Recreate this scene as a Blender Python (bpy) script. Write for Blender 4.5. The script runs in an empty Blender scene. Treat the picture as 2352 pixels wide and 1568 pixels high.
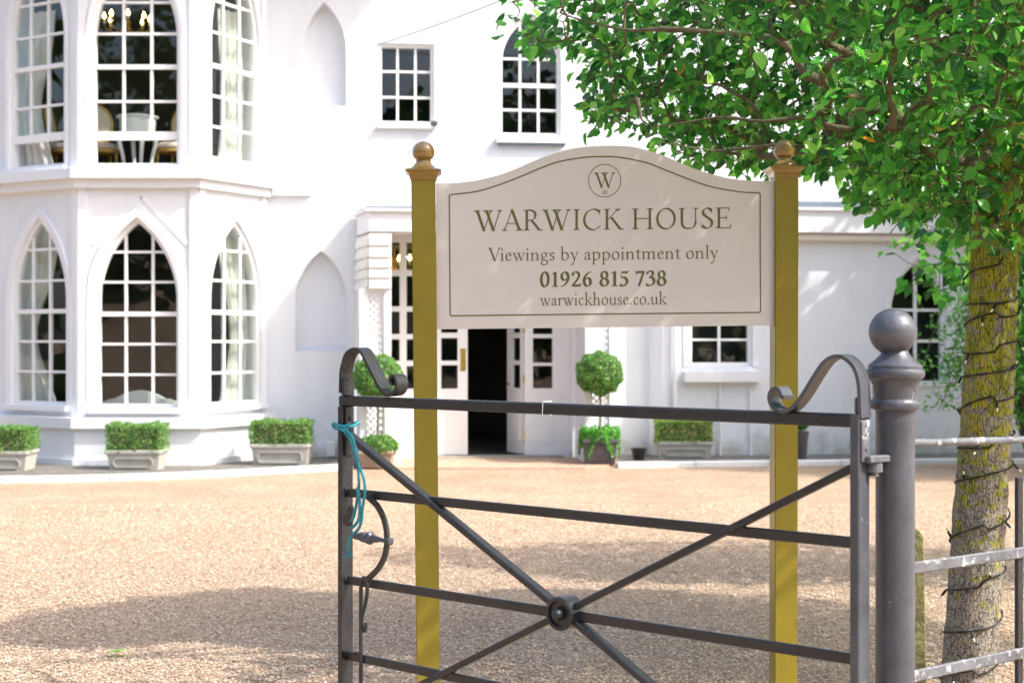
import bpy, bmesh, math, random
import numpy as np
from mathutils import Vector, Matrix
from mathutils.geometry import tessellate_polygon
random.seed(11)
rng = np.random.default_rng(11)
R = math.radians
scene = bpy.context.scene
COL = scene.collection

# ------------------------------------------------------------------ camera, sky, sun, exposure
FPX, CX, CY, EYE = 3267.0, 1176.0, 784.0, 1.55       # focal length in units of a 2352 wide picture
cam_d = bpy.data.cameras.new('camera')
cam = bpy.data.objects.new('camera', cam_d)
COL.objects.link(cam)
cam.location = (0, 0, EYE)
cam.rotation_euler = (R(90), 0, 0)
cam_d.sensor_width = 36.0
cam_d.lens = 36.0 * FPX / 2352.0
cam_d.clip_end = 2000
cam_d.dof.use_dof = True
cam_d.dof.focus_distance = 4.9
cam_d.dof.aperture_fstop = 4.5
scene.camera = cam

SUN = Vector((1.0, -0.40, 1.08)).normalized()
world = bpy.data.worlds.new('World')
scene.world = world
world.use_nodes = True
wn = world.node_tree.nodes
wl = world.node_tree.links
for n in list(wn):
    wn.remove(n)
sky = wn.new('ShaderNodeTexSky')
sky.sky_type = 'NISHITA'
sky.sun_disc = False
sky.sun_elevation = math.asin(SUN.z)
sky.sun_rotation = math.atan2(SUN.x, SUN.y)
sky.air_density = 1.0
sky.dust_density = 4.0
sky.ozone_density = 1.0
bg = wn.new('ShaderNodeBackground')
bg.inputs[1].default_value = 0.15
wo = wn.new('ShaderNodeOutputWorld')
wl.new(sky.outputs[0], bg.inputs[0])
wl.new(bg.outputs[0], wo.inputs[0])
sun_d = bpy.data.lights.new('sun', 'SUN')
sun_d.energy = 2.05
sun_d.angle = R(0.53)
sun_d.color = (1.0, 0.96, 0.90)
sun = bpy.data.objects.new('sun', sun_d)
COL.objects.link(sun)
sun.location = (30, -8, 32)
sun.rotation_euler = SUN.to_track_quat('Z', 'Y').to_euler()
scene.view_settings.view_transform = 'Standard'
scene.view_settings.look = 'None'
scene.view_settings.gamma = 1.0
scene.view_settings.use_curve_mapping = False
scene.view_settings.exposure = 1.42
scene.render.engine = 'CYCLES'
scene.cycles.max_bounces = 7
scene.cycles.diffuse_bounces = 4
scene.cycles.transparent_max_bounces = 12
scene.cycles.use_denoising = True

# ------------------------------------------------------------------ node helpers and materials
MATS = {}
def newmat(name):
    m = bpy.data.materials.new(name)
    m.use_nodes = True
    MATS[name] = m
    nt = m.node_tree
    return m, nt, nt.nodes, nt.links, nt.nodes['Principled BSDF']

def ramp(nodes, stops):
    r = nodes.new('ShaderNodeValToRGB')
    e = r.color_ramp.elements
    while len(e) < len(stops):
        e.new(0.5)
    for k, (p, c) in enumerate(stops):
        e[k].position = p
        e[k].color = (c[0], c[1], c[2], 1) if len(c) == 3 else c
    return r

def mul(c, f):
    return tuple(min(1.0, x * f) for x in c[:3])

def mat(name, base, rough=0.6, var=0.12, scale=6.0, bump=0.0, bscale=60.0, metal=0.0, spec=0.5, wear=None, wscale=30.0, wlo=0.62, coat=0.0):
    m, nt, N, L, p = newmat(name)
    tc = N.new('ShaderNodeTexCoord')
    no = N.new('ShaderNodeTexNoise')
    no.inputs['Scale'].default_value = scale
    no.inputs['Detail'].default_value = 6
    no.inputs['Roughness'].default_value = 0.6
    L.new(tc.outputs['Object'], no.inputs['Vector'])
    r = ramp(N, [(0.3, mul(base, 1 - var)), (0.7, mul(base, 1 + var))])
    L.new(no.outputs['Fac'], r.inputs[0])
    out = r.outputs[0]
    if wear:
        n2 = N.new('ShaderNodeTexNoise')
        n2.inputs['Scale'].default_value = wscale
        n2.inputs['Detail'].default_value = 8
        n2.inputs['Roughness'].default_value = 0.7
        L.new(tc.outputs['Object'], n2.inputs['Vector'])
        r2 = ramp(N, [(wlo, (0, 0, 0)), (wlo + 0.06, (1, 1, 1))])
        L.new(n2.outputs['Fac'], r2.inputs[0])
        mx = N.new('ShaderNodeMixRGB')
        L.new(r2.outputs[0], mx.inputs[0])
        L.new(out, mx.inputs[1])
        mx.inputs[2].default_value = (*wear, 1)
        out = mx.outputs[0]
    L.new(out, p.inputs['Base Color'])
    p.inputs['Roughness'].default_value = rough
    p.inputs['Metallic'].default_value = metal
    p.inputs['Specular IOR Level'].default_value = spec
    if coat:
        p.inputs['Coat Weight'].default_value = coat
        p.inputs['Coat Roughness'].default_value = 0.08
    if bump:
        nb = N.new('ShaderNodeTexNoise')
        nb.inputs['Scale'].default_value = bscale
        nb.inputs['Detail'].default_value = 5
        L.new(tc.outputs['Object'], nb.inputs['Vector'])
        b = N.new('ShaderNodeBump')
        b.inputs['Strength'].default_value = bump
        b.inputs['Distance'].default_value = 0.01
        L.new(nb.outputs['Fac'], b.inputs['Height'])
        L.new(b.outputs[0], p.inputs['Normal'])
    return m

def stucco():
    m = mat('render_white', (0.755, 0.77, 0.805), 0.75, 0.03, 1.3, 0.22, 9)
    N, L = m.node_tree.nodes, m.node_tree.links
    p = N['Principled BSDF']
    src = p.inputs['Base Color'].links[0].from_socket
    tc = N.new('ShaderNodeTexCoord')
    mp = N.new('ShaderNodeMapping'); mp.inputs['Scale'].default_value = (2.6, 2.6, 0.5)
    L.new(tc.outputs['Object'], mp.inputs[0])
    st = N.new('ShaderNodeTexNoise'); st.inputs['Scale'].default_value = 1.6; st.inputs['Detail'].default_value = 8; st.inputs['Roughness'].default_value = 0.65
    L.new(mp.outputs[0], st.inputs['Vector'])
    r1 = ramp(N, [(0.50, (1, 1, 1)), (0.80, (0.90, 0.895, 0.88))])
    L.new(st.outputs['Fac'], r1.inputs[0])
    sp_ = N.new('ShaderNodeSeparateXYZ'); L.new(tc.outputs['Object'], sp_.inputs[0])
    no = N.new('ShaderNodeTexNoise'); no.inputs['Scale'].default_value = 5; no.inputs['Detail'].default_value = 8
    L.new(tc.outputs['Object'], no.inputs['Vector'])
    ad = N.new('ShaderNodeMath'); ad.operation = 'MULTIPLY_ADD'; ad.inputs[1].default_value = 0.9
    L.new(no.outputs['Fac'], ad.inputs[0]); L.new(sp_.outputs['Z'], ad.inputs[2])
    r2 = ramp(N, [(0.42, (0.62, 0.62, 0.56)), (0.78, (1, 1, 1))])
    L.new(ad.outputs[0], r2.inputs[0])
    a = N.new('ShaderNodeMixRGB'); a.blend_type = 'MULTIPLY'; a.inputs[0].default_value = 1
    L.new(src, a.inputs[1]); L.new(r1.outputs[0], a.inputs[2])
    b = N.new('ShaderNodeMixRGB'); b.blend_type = 'MULTIPLY'; b.inputs[0].default_value = 1
    L.new(a.outputs[0], b.inputs[1]); L.new(r2.outputs[0], b.inputs[2])
    L.new(b.outputs[0], p.inputs['Base Color'])
stucco()
mat('trim_white', (0.775, 0.785, 0.815), 0.5, 0.03, 2.0, 0.12, 30)
mat('frame_white', (0.82, 0.82, 0.82), 0.35, 0.02, 3.0)
mat('weatherboard', (0.80, 0.785, 0.75), 0.55, 0.05, 5, 0.15, 40)
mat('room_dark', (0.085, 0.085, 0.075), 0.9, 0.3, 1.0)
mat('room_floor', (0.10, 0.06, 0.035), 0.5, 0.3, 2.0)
mat('lead', (0.16, 0.20, 0.24), 0.6, 0.2, 3)
mat('roof_slate', (0.12, 0.125, 0.14), 0.7, 0.25, 3, 0.3, 20)
mat('brass', (0.72, 0.50, 0.13), 0.25, 0.1, 9, metal=0.9)
mat('gold_frame', (0.62, 0.40, 0.10), 0.4, 0.15, 9, metal=0.4)
mat('curtain', (0.74, 0.72, 0.66), 0.9, 0.06, 4)
mat('upholstery', (0.72, 0.62, 0.52), 0.9, 0.06, 10)
mat('furniture_white', (0.78, 0.78, 0.76), 0.4, 0.04, 5)
mat('kerb_stone', (0.76, 0.755, 0.74), 0.8, 0.12, 4, 0.3, 40, wear=(0.42, 0.40, 0.36), wscale=9, wlo=0.66)
mat('brick_paving', (0.50, 0.34, 0.24), 0.85, 0.2, 8, 0.4, 50)
mat('brick_red', (0.46, 0.20, 0.13), 0.9, 0.25, 8, 0.3, 60)
mat('bed_soil', (0.16, 0.15, 0.13), 0.95, 0.4, 12, 0.6, 30)
mat('trough_stone', (0.40, 0.385, 0.35), 0.85, 0.12, 6, 0.4, 40, wear=(0.30, 0.29, 0.26), wscale=14, wlo=0.6)
mat('pot_lead', (0.085, 0.075, 0.08), 0.55, 0.25, 10, 0.3, 60, wear=(0.25, 0.23, 0.23), wscale=22, wlo=0.64)
mat('pot_clay', (0.33, 0.24, 0.18), 0.85, 0.15, 8, 0.3, 50)
mat('plastic_black', (0.018, 0.019, 0.02), 0.45, 0.2, 10)
mat('rubber_black', (0.012, 0.012, 0.013), 0.6, 0.2, 20)
mat('lamp_tip', (0.85, 0.80, 0.58), 0.2, 0.05, 20)
mat('sign_board', (0.665, 0.62, 0.57), 0.30, 0.02, 3.0, spec=0.5, wear=(0.40, 0.36, 0.31), wscale=75, wlo=0.765)
mat('sign_green', (0.115, 0.12, 0.02), 0.45, 0.05, 6)
mat('sign_gold', (0.255, 0.200, 0.020), 0.30, 0.10, 4.0, 0.08, 160, spec=0.5, wear=(0.16, 0.115, 0.03), wscale=60, wlo=0.74)
mat('finial_paint', (0.30, 0.185, 0.045), 0.18, 0.10, 9.0, 0.08, 90, spec=0.6, coat=0.6)
mat('iron_paint', (0.020, 0.022, 0.027), 0.34, 0.3, 12, 0.25, 90, spec=0.6, wear=(0.36, 0.36, 0.38), wscale=46, wlo=0.705)
mat('iron_worn', (0.075, 0.080, 0.096), 0.38, 0.25, 10, 0.22, 45, spec=0.6, wear=(0.42, 0.43, 0.46), wscale=18, wlo=0.66)
mat('iron_pale', (0.13, 0.135, 0.15), 0.5, 0.35, 14, 0.3, 60, spec=0.5, wear=(0.52, 0.54, 0.57), wscale=30, wlo=0.565)
mat('rope_teal', (0.025, 0.27, 0.34), 0.55, 0.35, 60)
mat('tie_white', (0.7, 0.7, 0.68), 0.4, 0.05, 10)
mat('stake_wood', (0.16, 0.155, 0.06), 0.9, 0.45, 18, 0.8, 70, wear=(0.16, 0.12, 0.09), wscale=20, wlo=0.58)
mat('branch_bark', (0.145, 0.125, 0.075), 0.9, 0.45, 30, 0.9, 110, wear=(0.30, 0.28, 0.12), wscale=34, wlo=0.60)
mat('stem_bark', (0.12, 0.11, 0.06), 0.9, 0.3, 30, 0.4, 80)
mat('petiole', (0.30, 0.36, 0.09), 0.5, 0.15, 30)
mat('easel_white', (0.78, 0.78, 0.76), 0.5, 0.05, 10)
mat('cable_grey', (0.42, 0.47, 0.48), 0.6, 0.1, 10)
mat('stone_path', (0.36, 0.33, 0.29), 0.9, 0.2, 6)

def emit(name, col, s):
    m, nt, N, L, p = newmat(name)
    p.inputs['Base Color'].default_value = (*col, 1)
    p.inputs['Emission Color'].default_value = (*col, 1)
    p.inputs['Emission Strength'].default_value = s
emit('lamp_glow', (1.0, 0.72, 0.25), 7.0)

def glass():
    m, nt, N, L, p = newmat('window_glass')
    N.remove(p)
    tr = N.new('ShaderNodeBsdfTransparent')
    tr.inputs[0].default_value = (0.93, 0.96, 0.95, 1)
    gl = N.new('ShaderNodeBsdfGlossy')
    gl.inputs['Roughness'].default_value = 0.015
    fr = N.new('ShaderNodeFresnel')
    fr.inputs[0].default_value = 1.72
    tc = N.new('ShaderNodeTexCoord')
    no = N.new('ShaderNodeTexNoise')
    no.inputs['Scale'].default_value = 2.2
    b = N.new('ShaderNodeBump')
    b.inputs['Strength'].default_value = 0.12
    b.inputs['Distance'].default_value = 0.02
    L.new(tc.outputs['Object'], no.inputs['Vector'])
    L.new(no.outputs['Fac'], b.inputs['Height'])
    L.new(b.outputs[0], gl.inputs['Normal'])
    mx = N.new('ShaderNodeMixShader')
    ge = N.new('ShaderNodeNewGeometry')
    inv = N.new('ShaderNodeMath'); inv.operation = 'SUBTRACT'; inv.inputs[0].default_value = 1.0
    L.new(ge.outputs['Backfacing'], inv.inputs[1])
    ml = N.new('ShaderNodeMath'); ml.operation = 'MULTIPLY'
    L.new(fr.outputs[0], ml.inputs[0]); L.new(inv.outputs[0], ml.inputs[1])
    L.new(ml.outputs[0], mx.inputs[0])
    L.new(tr.outputs[0], mx.inputs[1])
    L.new(gl.outputs[0], mx.inputs[2])
    L.new(mx.outputs[0], N['Material Output'].inputs[0])
glass()

def leafmat(name, stops, trans, tfac=0.35, rough=0.35, attr='tone'):
    """foliage: colour by a per-leaf number, part of the light passes through the blade"""
    m, nt, N, L, p = newmat(name)
    at = N.new('ShaderNodeAttribute')
    at.attribute_name = attr
    r = ramp(N, stops)
    L.new(at.outputs['Fac'], r.inputs[0])
    col = r.outputs[0]
    if name == 'pear_leaf':
        ra = N.new('ShaderNodeAttribute')
        ra.attribute_name = 'rib'
        rr_ = ramp(N, [(0.05, (1, 1, 1)), (0.13, (0, 0, 0))])
        L.new(ra.outputs['Fac'], rr_.inputs[0])
        rm = N.new('ShaderNodeMixRGB')
        sc_ = N.new('ShaderNodeMath'); sc_.operation = 'MULTIPLY'; sc_.inputs[1].default_value = 0.55
        L.new(rr_.outputs[0], sc_.inputs[0])
        L.new(sc_.outputs[0], rm.inputs[0])
        L.new(r.outputs[0], rm.inputs[1])
        rm.inputs[2].default_value = (0.30, 0.42, 0.16, 1)
        col = rm.outputs[0]
        tcn = N.new('ShaderNodeTexCoord')
        nb = N.new('ShaderNodeTexNoise'); nb.inputs['Scale'].default_value = 55
        L.new(tcn.outputs['Object'], nb.inputs['Vector'])
        bb = N.new('ShaderNodeBump'); bb.inputs['Strength'].default_value = 0.35; bb.inputs['Distance'].default_value = 0.01
        L.new(nb.outputs['Fac'], bb.inputs['Height'])
        L.new(bb.outputs[0], p.inputs['Normal'])
    L.new(col, p.inputs['Base Color'])
    p.inputs['Roughness'].default_value = rough
    p.inputs['Specular IOR Level'].default_value = 0.5
    t = N.new('ShaderNodeBsdfTranslucent')
    mm = N.new('ShaderNodeMixRGB')
    mm.blend_type = 'MULTIPLY'
    mm.inputs[0].default_value = 1
    mm.inputs[2].default_value = (*trans, 1)
    sc = N.new('ShaderNodeMixRGB')
    sc.blend_type = 'ADD'
    sc.inputs[0].default_value = 1
    L.new(r.outputs[0], sc.inputs[1])
    L.new(r.outputs[0], sc.inputs[2])
    L.new(sc.outputs[0], mm.inputs[1])
    L.new(mm.outputs[0], t.inputs[0])
    mx = N.new('ShaderNodeMixShader')
    mx.inputs[0].default_value = tfac
    L.new(p.outputs[0], mx.inputs[1])
    L.new(t.outputs[0], mx.inputs[2])
    L.new(mx.outputs[0], N['Material Output'].inputs[0])
leafmat('pear_leaf', [(0.0, (0.010, 0.055, 0.018)), (0.3, (0.032, 0.15, 0.036)), (0.65, (0.105, 0.32, 0.058)), (0.955, (0.38, 0.60, 0.17)), (0.985, (0.45, 0.20, 0.03)), (1.0, (0.50, 0.15, 0.03))], (1.15, 1.5, 0.75), 0.44, 0.28)
leafmat('box_leaf', [(0.0, (0.035, 0.11, 0.025)), (0.45, (0.10, 0.23, 0.05)), (0.8, (0.24, 0.40, 0.12)), (1.0, (0.46, 0.47, 0.22))], (1.2, 1.4, 0.7), 0.3, 0.4)
leafmat('mixed_leaf', [(0.0, (0.05, 0.16, 0.035)), (0.4, (0.14, 0.30, 0.06)), (0.7, (0.36, 0.42, 0.13)), (0.9, (0.52, 0.44, 0.18)), (1.0, (0.42, 0.19, 0.07))], (1.2, 1.4, 0.7), 0.3, 0.4)
leafmat('trailing_leaf', [(0.0, (0.06, 0.22, 0.03)), (0.6, (0.11, 0.33, 0.05)), (1.0, (0.2, 0.42, 0.08))], (1.2, 1.4, 0.7), 0.35, 0.4)
leafmat('shrub_leaf', [(0.0, (0.03, 0.11, 0.028)), (0.6, (0.09, 0.25, 0.05)), (1.0, (0.2, 0.42, 0.09))], (1.2, 1.5, 0.8), 0.35, 0.4)
leafmat('wood_leaf', [(0.0, (0.02, 0.055, 0.015)), (1.0, (0.07, 0.12, 0.03))], (1.2, 1.4, 0.7), 0.25, 0.5)

def bark():
    m, nt, N, L, p = newmat('trunk_bark')
    tc = N.new('ShaderNodeTexCoord')
    mp = N.new('ShaderNodeMapping')
    mp.inputs['Scale'].default_value = (1, 1, 0.20)
    L.new(tc.outputs['Object'], mp.inputs[0])
    wob = N.new('ShaderNodeTexNoise')
    wob.inputs['Scale'].default_value = 14
    wob.inputs['Detail'].default_value = 4
    L.new(mp.outputs[0], wob.inputs['Vector'])
    add = N.new('ShaderNodeMixRGB')
    add.blend_type = 'ADD'
    add.inputs[0].default_value = 0.05
    L.new(mp.outputs[0], add.inputs[1])
    L.new(wob.outputs['Color'], add.inputs[2])
    vo = N.new('ShaderNodeTexVoronoi')
    vo.feature = 'DISTANCE_TO_EDGE'
    vo.inputs['Scale'].default_value = 92
    L.new(add.outputs[0], vo.inputs['Vector'])
    mp2 = N.new('ShaderNodeMapping')
    mp2.inputs['Scale'].default_value = (1, 1, 2.6)
    L.new(tc.outputs['Object'], mp2.inputs[0])
    fine = N.new('ShaderNodeTexNoise')
    fine.inputs['Scale'].default_value = 75
    fine.inputs['Detail'].default_value = 7
    fine.inputs['Roughness'].default_value = 0.7
    L.new(mp2.outputs[0], fine.inputs['Vector'])
    crack = ramp(N, [(0.0, (0.15, 0.15, 0.15)), (0.07, (1, 1, 1))])
    L.new(vo.outputs['Distance'], crack.inputs[0])
    base = ramp(N, [(0.30, (0.11, 0.088, 0.064)), (0.46, (0.27, 0.23, 0.18)), (0.62, (0.50, 0.465, 0.40))])
    L.new(fine.outputs['Fac'], base.inputs[0])
    # lichen patches, thicker higher up the trunk
    li = N.new('ShaderNodeTexNoise')
    li.inputs['Scale'].default_value = 21
    li.inputs['Detail'].default_value = 9
    li.inputs['Roughness'].default_value = 0.72
    L.new(tc.outputs['Object'], li.inputs['Vector'])
    sep = N.new('ShaderNodeSeparateXYZ')
    L.new(tc.outputs['Object'], sep.inputs[0])
    hgt = N.new('ShaderNodeMapRange')
    hgt.inputs['From Min'].default_value = 0.1
    hgt.inputs['From Max'].default_value = 1.5
    hgt.inputs['To Min'].default_value = -0.075
    hgt.inputs['To Max'].default_value = 0.085
    L.new(sep.outputs['Z'], hgt.inputs['Value'])
    sm = N.new('ShaderNodeMath')
    L.new(li.outputs['Fac'], sm.inputs[0])
    L.new(hgt.outputs[0], sm.inputs[1])
    lr = ramp(N, [(0.52, (0, 0, 0)), (0.57, (1, 1, 1))])
    L.new(sm.outputs[0], lr.inputs[0])
    lc = ramp(N, [(0.35, (0.20, 0.22, 0.02)), (0.55, (0.44, 0.43, 0.03)), (0.7, (0.48, 0.33, 0.035))])
    L.new(wob.outputs['Fac'], lc.inputs[0])
    mx = N.new('ShaderNodeMixRGB')
    L.new(lr.outputs[0], mx.inputs[0])
    L.new(base.outputs[0], mx.inputs[1])
    L.new(lc.outputs[0], mx.inputs[2])
    mk = N.new('ShaderNodeMixRGB')
    mk.inputs[1].default_value = (0.065, 0.052, 0.038, 1)
    L.new(crack.outputs[0], mk.inputs[0])
    L.new(mx.outputs[0], mk.inputs[2])
    L.new(mk.outputs[0], p.inputs['Base Color'])
    p.inputs['Roughness'].default_value = 0.9
    b1 = N.new('ShaderNodeBump')
    b1.inputs['Strength'].default_value = 1.0
    b1.inputs['Distance'].default_value = 0.012
    L.new(crack.outputs[0], b1.inputs['Height'])
    b2 = N.new('ShaderNodeBump')
    b2.inputs['Strength'].default_value = 0.9
    b2.inputs['Distance'].default_value = 0.008
    L.new(fine.outputs['Fac'], b2.inputs['Height'])
    L.new(b1.outputs[0], b2.inputs['Normal'])
    L.new(b2.outputs[0], p.inputs['Normal'])
bark()

def gravel():
    m, nt, N, L, p = newmat('gravel')
    tc = N.new('ShaderNodeTexCoord')
    vo = N.new('ShaderNodeTexVoronoi')
    vo.inputs['Scale'].default_value = 78
    L.new(tc.outputs['Object'], vo.inputs['Vector'])
    sep = N.new('ShaderNodeSeparateColor')
    L.new(vo.outputs['Color'], sep.inputs[0])
    r = ramp(N, [(0.0, (0.20, 0.13, 0.080)), (0.3, (0.385, 0.265, 0.172)), (0.62, (0.495, 0.36, 0.245)), (1.0, (0.615, 0.49, 0.36))])
    L.new(sep.outputs[0], r.inputs[0])
    big = N.new('ShaderNodeTexNoise')
    big.inputs['Scale'].default_value = 1.1
    big.inputs['Detail'].default_value = 7
    L.new(tc.outputs['Object'], big.inputs['Vector'])
    rb = ramp(N, [(0.3, (0.80, 0.77, 0.74)), (0.7, (1.0, 1.0, 1.0))])
    L.new(big.outputs['Fac'], rb.inputs[0])
    mx = N.new('ShaderNodeMixRGB')
    mx.blend_type = 'MULTIPLY'
    mx.inputs[0].default_value = 1
    L.new(r.outputs[0], mx.inputs[1])
    L.new(rb.outputs[0], mx.inputs[2])
    L.new(mx.outputs[0], p.inputs['Base Color'])
    p.inputs['Roughness'].default_value = 0.85
    b = N.new('ShaderNodeBump')
    b.invert = True
    b.inputs['Strength'].default_value = 1.0
    b.inputs['Distance'].default_value = 0.008
    L.new(vo.outputs['Distance'], b.inputs['Height'])
    L.new(b.outputs[0], p.inputs['Normal'])
    # the loose stones on top: colour by a per-stone number
    m, nt, N, L, p = newmat('gravel_stone')
    at = N.new('ShaderNodeAttribute')
    at.attribute_name = 'tone'
    r = ramp(N, [(0.0, (0.10, 0.065, 0.040)), (0.28, (0.33, 0.222, 0.142)), (0.6, (0.52, 0.378, 0.258)), (0.9, (0.67, 0.54, 0.40)), (1.0, (0.82, 0.77, 0.67))])
    L.new(at.outputs['Fac'], r.inputs[0])
    L.new(r.outputs[0], p.inputs['Base Color'])
    p.inputs['Roughness'].default_value = 0.75
gravel()

# ------------------------------------------------------------------ geometry helpers
def P(px, py, Y):
    """the point at depth Y that the picture shows at (px, py) of a 2352 x 1568 frame"""
    return Vector(((px - CX) / FPX * Y, Y, EYE + (CY - py) / FPX * Y))

WLOC = {}
def link(o, parent=None):
    COL.objects.link(o)
    if parent is not None:
        o.parent = parent
    return o

def thing(name, label, cat, loc, group=None):
    o = bpy.data.objects.new(name, None)
    o.empty_display_size = 0.2
    link(o)
    o.location = loc
    WLOC[o.name] = Vector(loc)
    tag(o, label, cat, group)
    return o

def tag(o, label=None, cat=None, group=None, kind=None):
    if label: o['label'] = label
    if cat: o['category'] = cat
    if group: o['group'] = group
    if kind: o['kind'] = kind
    return o

class MB:
    """collects shapes in world coordinates; build() links them as one mesh object"""
    def __init__(s):
        s.v, s.f, s.sm = [], [], []
    def add(s, vs, fs, smooth=False):
        b = len(s.v)
        s.v += [Vector(v) for v in vs]
        s.f += [tuple(i + b for i in f) for f in fs]
        s.sm += [smooth] * len(fs)
        return s
    def hexa(s, c):                       # eight corners: bottom four ccw, top four
        return s.add(c, [(3, 2, 1, 0), (4, 5, 6, 7), (0, 1, 5, 4), (1, 2, 6, 5), (2, 3, 7, 6), (3, 0, 4, 7)])
    def obox(s, o, ax, ay, az, lx, ly, lz):   # box centred on o with axes and full lengths
        c = []
        for sz in (-.5, .5):
            for sx, sy in ((-.5, -.5), (.5, -.5), (.5, .5), (-.5, .5)):
                c.append(o + ax * (sx * lx) + ay * (sy * ly) + az * (sz * lz))
        return s.hexa(c)
    def bbox(s, o, ax, ay, az, lx, ly, lz, b):  # the same with chamfered edges
        bm = bmesh.new()
        bmesh.ops.create_cube(bm, size=1)
        for v in bm.verts:
            v.co = Vector((v.co.x * lx, v.co.y * ly, v.co.z * lz))
        bmesh.ops.bevel(bm, geom=list(bm.edges), offset=b, segments=1, affect='EDGES')
        bm.verts.index_update()
        s.add([o + ax * v.co.x + ay * v.co.y + az * v.co.z for v in bm.verts], [[v.index for v in f.verts] for f in bm.faces])
        bm.free()
        return s
    def bar(s, a, b, side, w, t, ch=0.0):     # bar from a to b, width w along side, t across
        a, b = Vector(a), Vector(b)
        d = (b - a)
        l = d.length
        d.normalize()
        sd = (side - d * side.dot(d)).normalized()
        up = d.cross(sd)
        if ch:
            return s.bbox((a + b) / 2, d, sd, up, l, w, t, ch)
        return s.obox((a + b) / 2, d, sd, up, l, w, t)
    def tube(s, pts, r, seg=8, cap=True, smooth=True):
        pts = [Vector(p) for p in pts]
        rs = r if isinstance(r, (list, tuple, np.ndarray)) else [r] * len(pts)
        n = None
        vs, fs = [], []
        for i, p in enumerate(pts):
            d = (pts[min(i + 1, len(pts) - 1)] - pts[max(i - 1, 0)]).normalized()
            if n is None:
                n = d.orthogonal().normalized()
            n = (n - d * n.dot(d))
            n = n.normalized() if n.length > 1e-6 else d.orthogonal().normalized()
            b = d.cross(n)
            for k in range(seg):
                a = 2 * math.pi * k / seg
                vs.append(p + (n * math.cos(a) + b * math.sin(a)) * rs[i])
        for i in range(len(pts) - 1):
            for k in range(seg):
                k2 = (k + 1) % seg
                fs.append((i * seg + k, i * seg + k2, (i + 1) * seg + k2, (i + 1) * seg + k))
        if cap:
            fs.append(tuple(reversed(range(seg))))
            fs.append(tuple((len(pts) - 1) * seg + k for k in range(seg)))
        return s.add(vs, fs, smooth)
    def lathe(s, c, prof, seg=32, smooth=True, rot=0.0, ax=None):   # prof: (radius, height) from bottom to top
        c = Vector(c)
        if ax is None:
            X, Y, Z = Vector((1, 0, 0)), Vector((0, 1, 0)), Vector((0, 0, 1))
        else:
            Z = ax.normalized()
            X = Z.orthogonal().normalized()
            Y = Z.cross(X)
        vs, fs = [], []
        for r, z in prof:
            for k in range(seg):
                a = 2 * math.pi * k / seg + rot
                vs.append(c + X * (r * math.cos(a)) + Y * (r * math.sin(a)) + Z * z)
        for i in range(len(prof) - 1):
            for k in range(seg):
                k2 = (k + 1) % seg
                fs.append((i * seg + k, i * seg + k2, (i + 1) * seg + k2, (i + 1) * seg + k))
        fs.append(tuple(reversed(range(seg))))
        fs.append(tuple((len(prof) - 1) * seg + k for k in range(seg)))
        return s.add(vs, fs, smooth)
    def prism(s, poly, holes, fn, d0, d1):
        """2D outline with holes between depths d0 (front) and d1 (back); fn(u, z, d) gives the point"""
        loops = [list(poly)] + [list(h) for h in holes]
        def area(l):
            return sum(l[i][0] * l[(i + 1) % len(l)][1] - l[(i + 1) % len(l)][0] * l[i][1] for i in range(len(l)))
        loops = [l if (area(l) > 0) == (k == 0) else l[::-1] for k, l in enumerate(loops)]
        flat = [p for l in loops for p in l]
        n = len(flat)
        tris = tessellate_polygon([[Vector((a, b, 0)) for a, b in l] for l in loops])
        vs = [fn(a, b, d0) for a, b in flat] + [fn(a, b, d1) for a, b in flat]
        fs = []
        for t in tris:
            a, b, c = (flat[i] for i in t)
            cr = (b[0] - a[0]) * (c[1] - a[1]) - (b[1] - a[1]) * (c[0] - a[0])
            t = tuple(t) if cr > 0 else tuple(reversed(t))
            fs.append(t)
            fs.append(tuple(i + n for i in reversed(t)))
        k = 0
        for l in loops:
            m = len(l)
            for i in range(m):
                j = (i + 1) % m
                fs.append((k + j, k + i, k + i + n, k + j + n))
            k += m
        return s.add(vs, fs)
    def ribbon(s, pts, wdir, w, t):           # flat strip along a path, w along wdir, t thick
        pts = [Vector(p) for p in pts]
        vs, fs = [], []
        for i, p in enumerate(pts):
            d = (pts[min(i + 1, len(pts) - 1)] - pts[max(i - 1, 0)]).normalized()
            nn = d.cross(wdir).normalized()
            for a, b in ((-.5, -.5), (.5, -.5), (.5, .5), (-.5, .5)):
                vs.append(p + wdir * (a * w) + nn * (b * t))
        for i in range(len(pts) - 1):
            for k in range(4):
                k2 = (k + 1) % 4
                fs.append((i * 4 + k, i * 4 + k2, (i + 1) * 4 + k2, (i + 1) * 4 + k))
        fs.append((3, 2, 1, 0))
        q = (len(pts) - 1) * 4
        fs.append((q, q + 1, q + 2, q + 3))
        return s.add(vs, fs)
    def build(s, name, mname, parent=None, origin=None, fix=True):
        off = WLOC[parent.name] if parent is not None else (Vector(origin) if origin is not None else Vector((0, 0, 0)))
        me = bpy.data.meshes.new(name)
        me.from_pydata([tuple(v - off) for v in s.v], [], s.f)
        if fix:
            bm = bmesh.new()
            bm.from_mesh(me)
            bmesh.ops.recalc_face_normals(bm, faces=bm.faces)
            bm.to_mesh(me)
            bm.free()
        me.polygons.foreach_set('use_smooth', s.sm)
        if any(s.sm):
            me.set_sharp_from_angle(angle=R(32))
        me.materials.append(MATS[mname])
        o = bpy.data.objects.new(name, me)
        link(o, parent)
        if parent is None:
            o.location = off
        WLOC[o.name] = off
        return o

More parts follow.
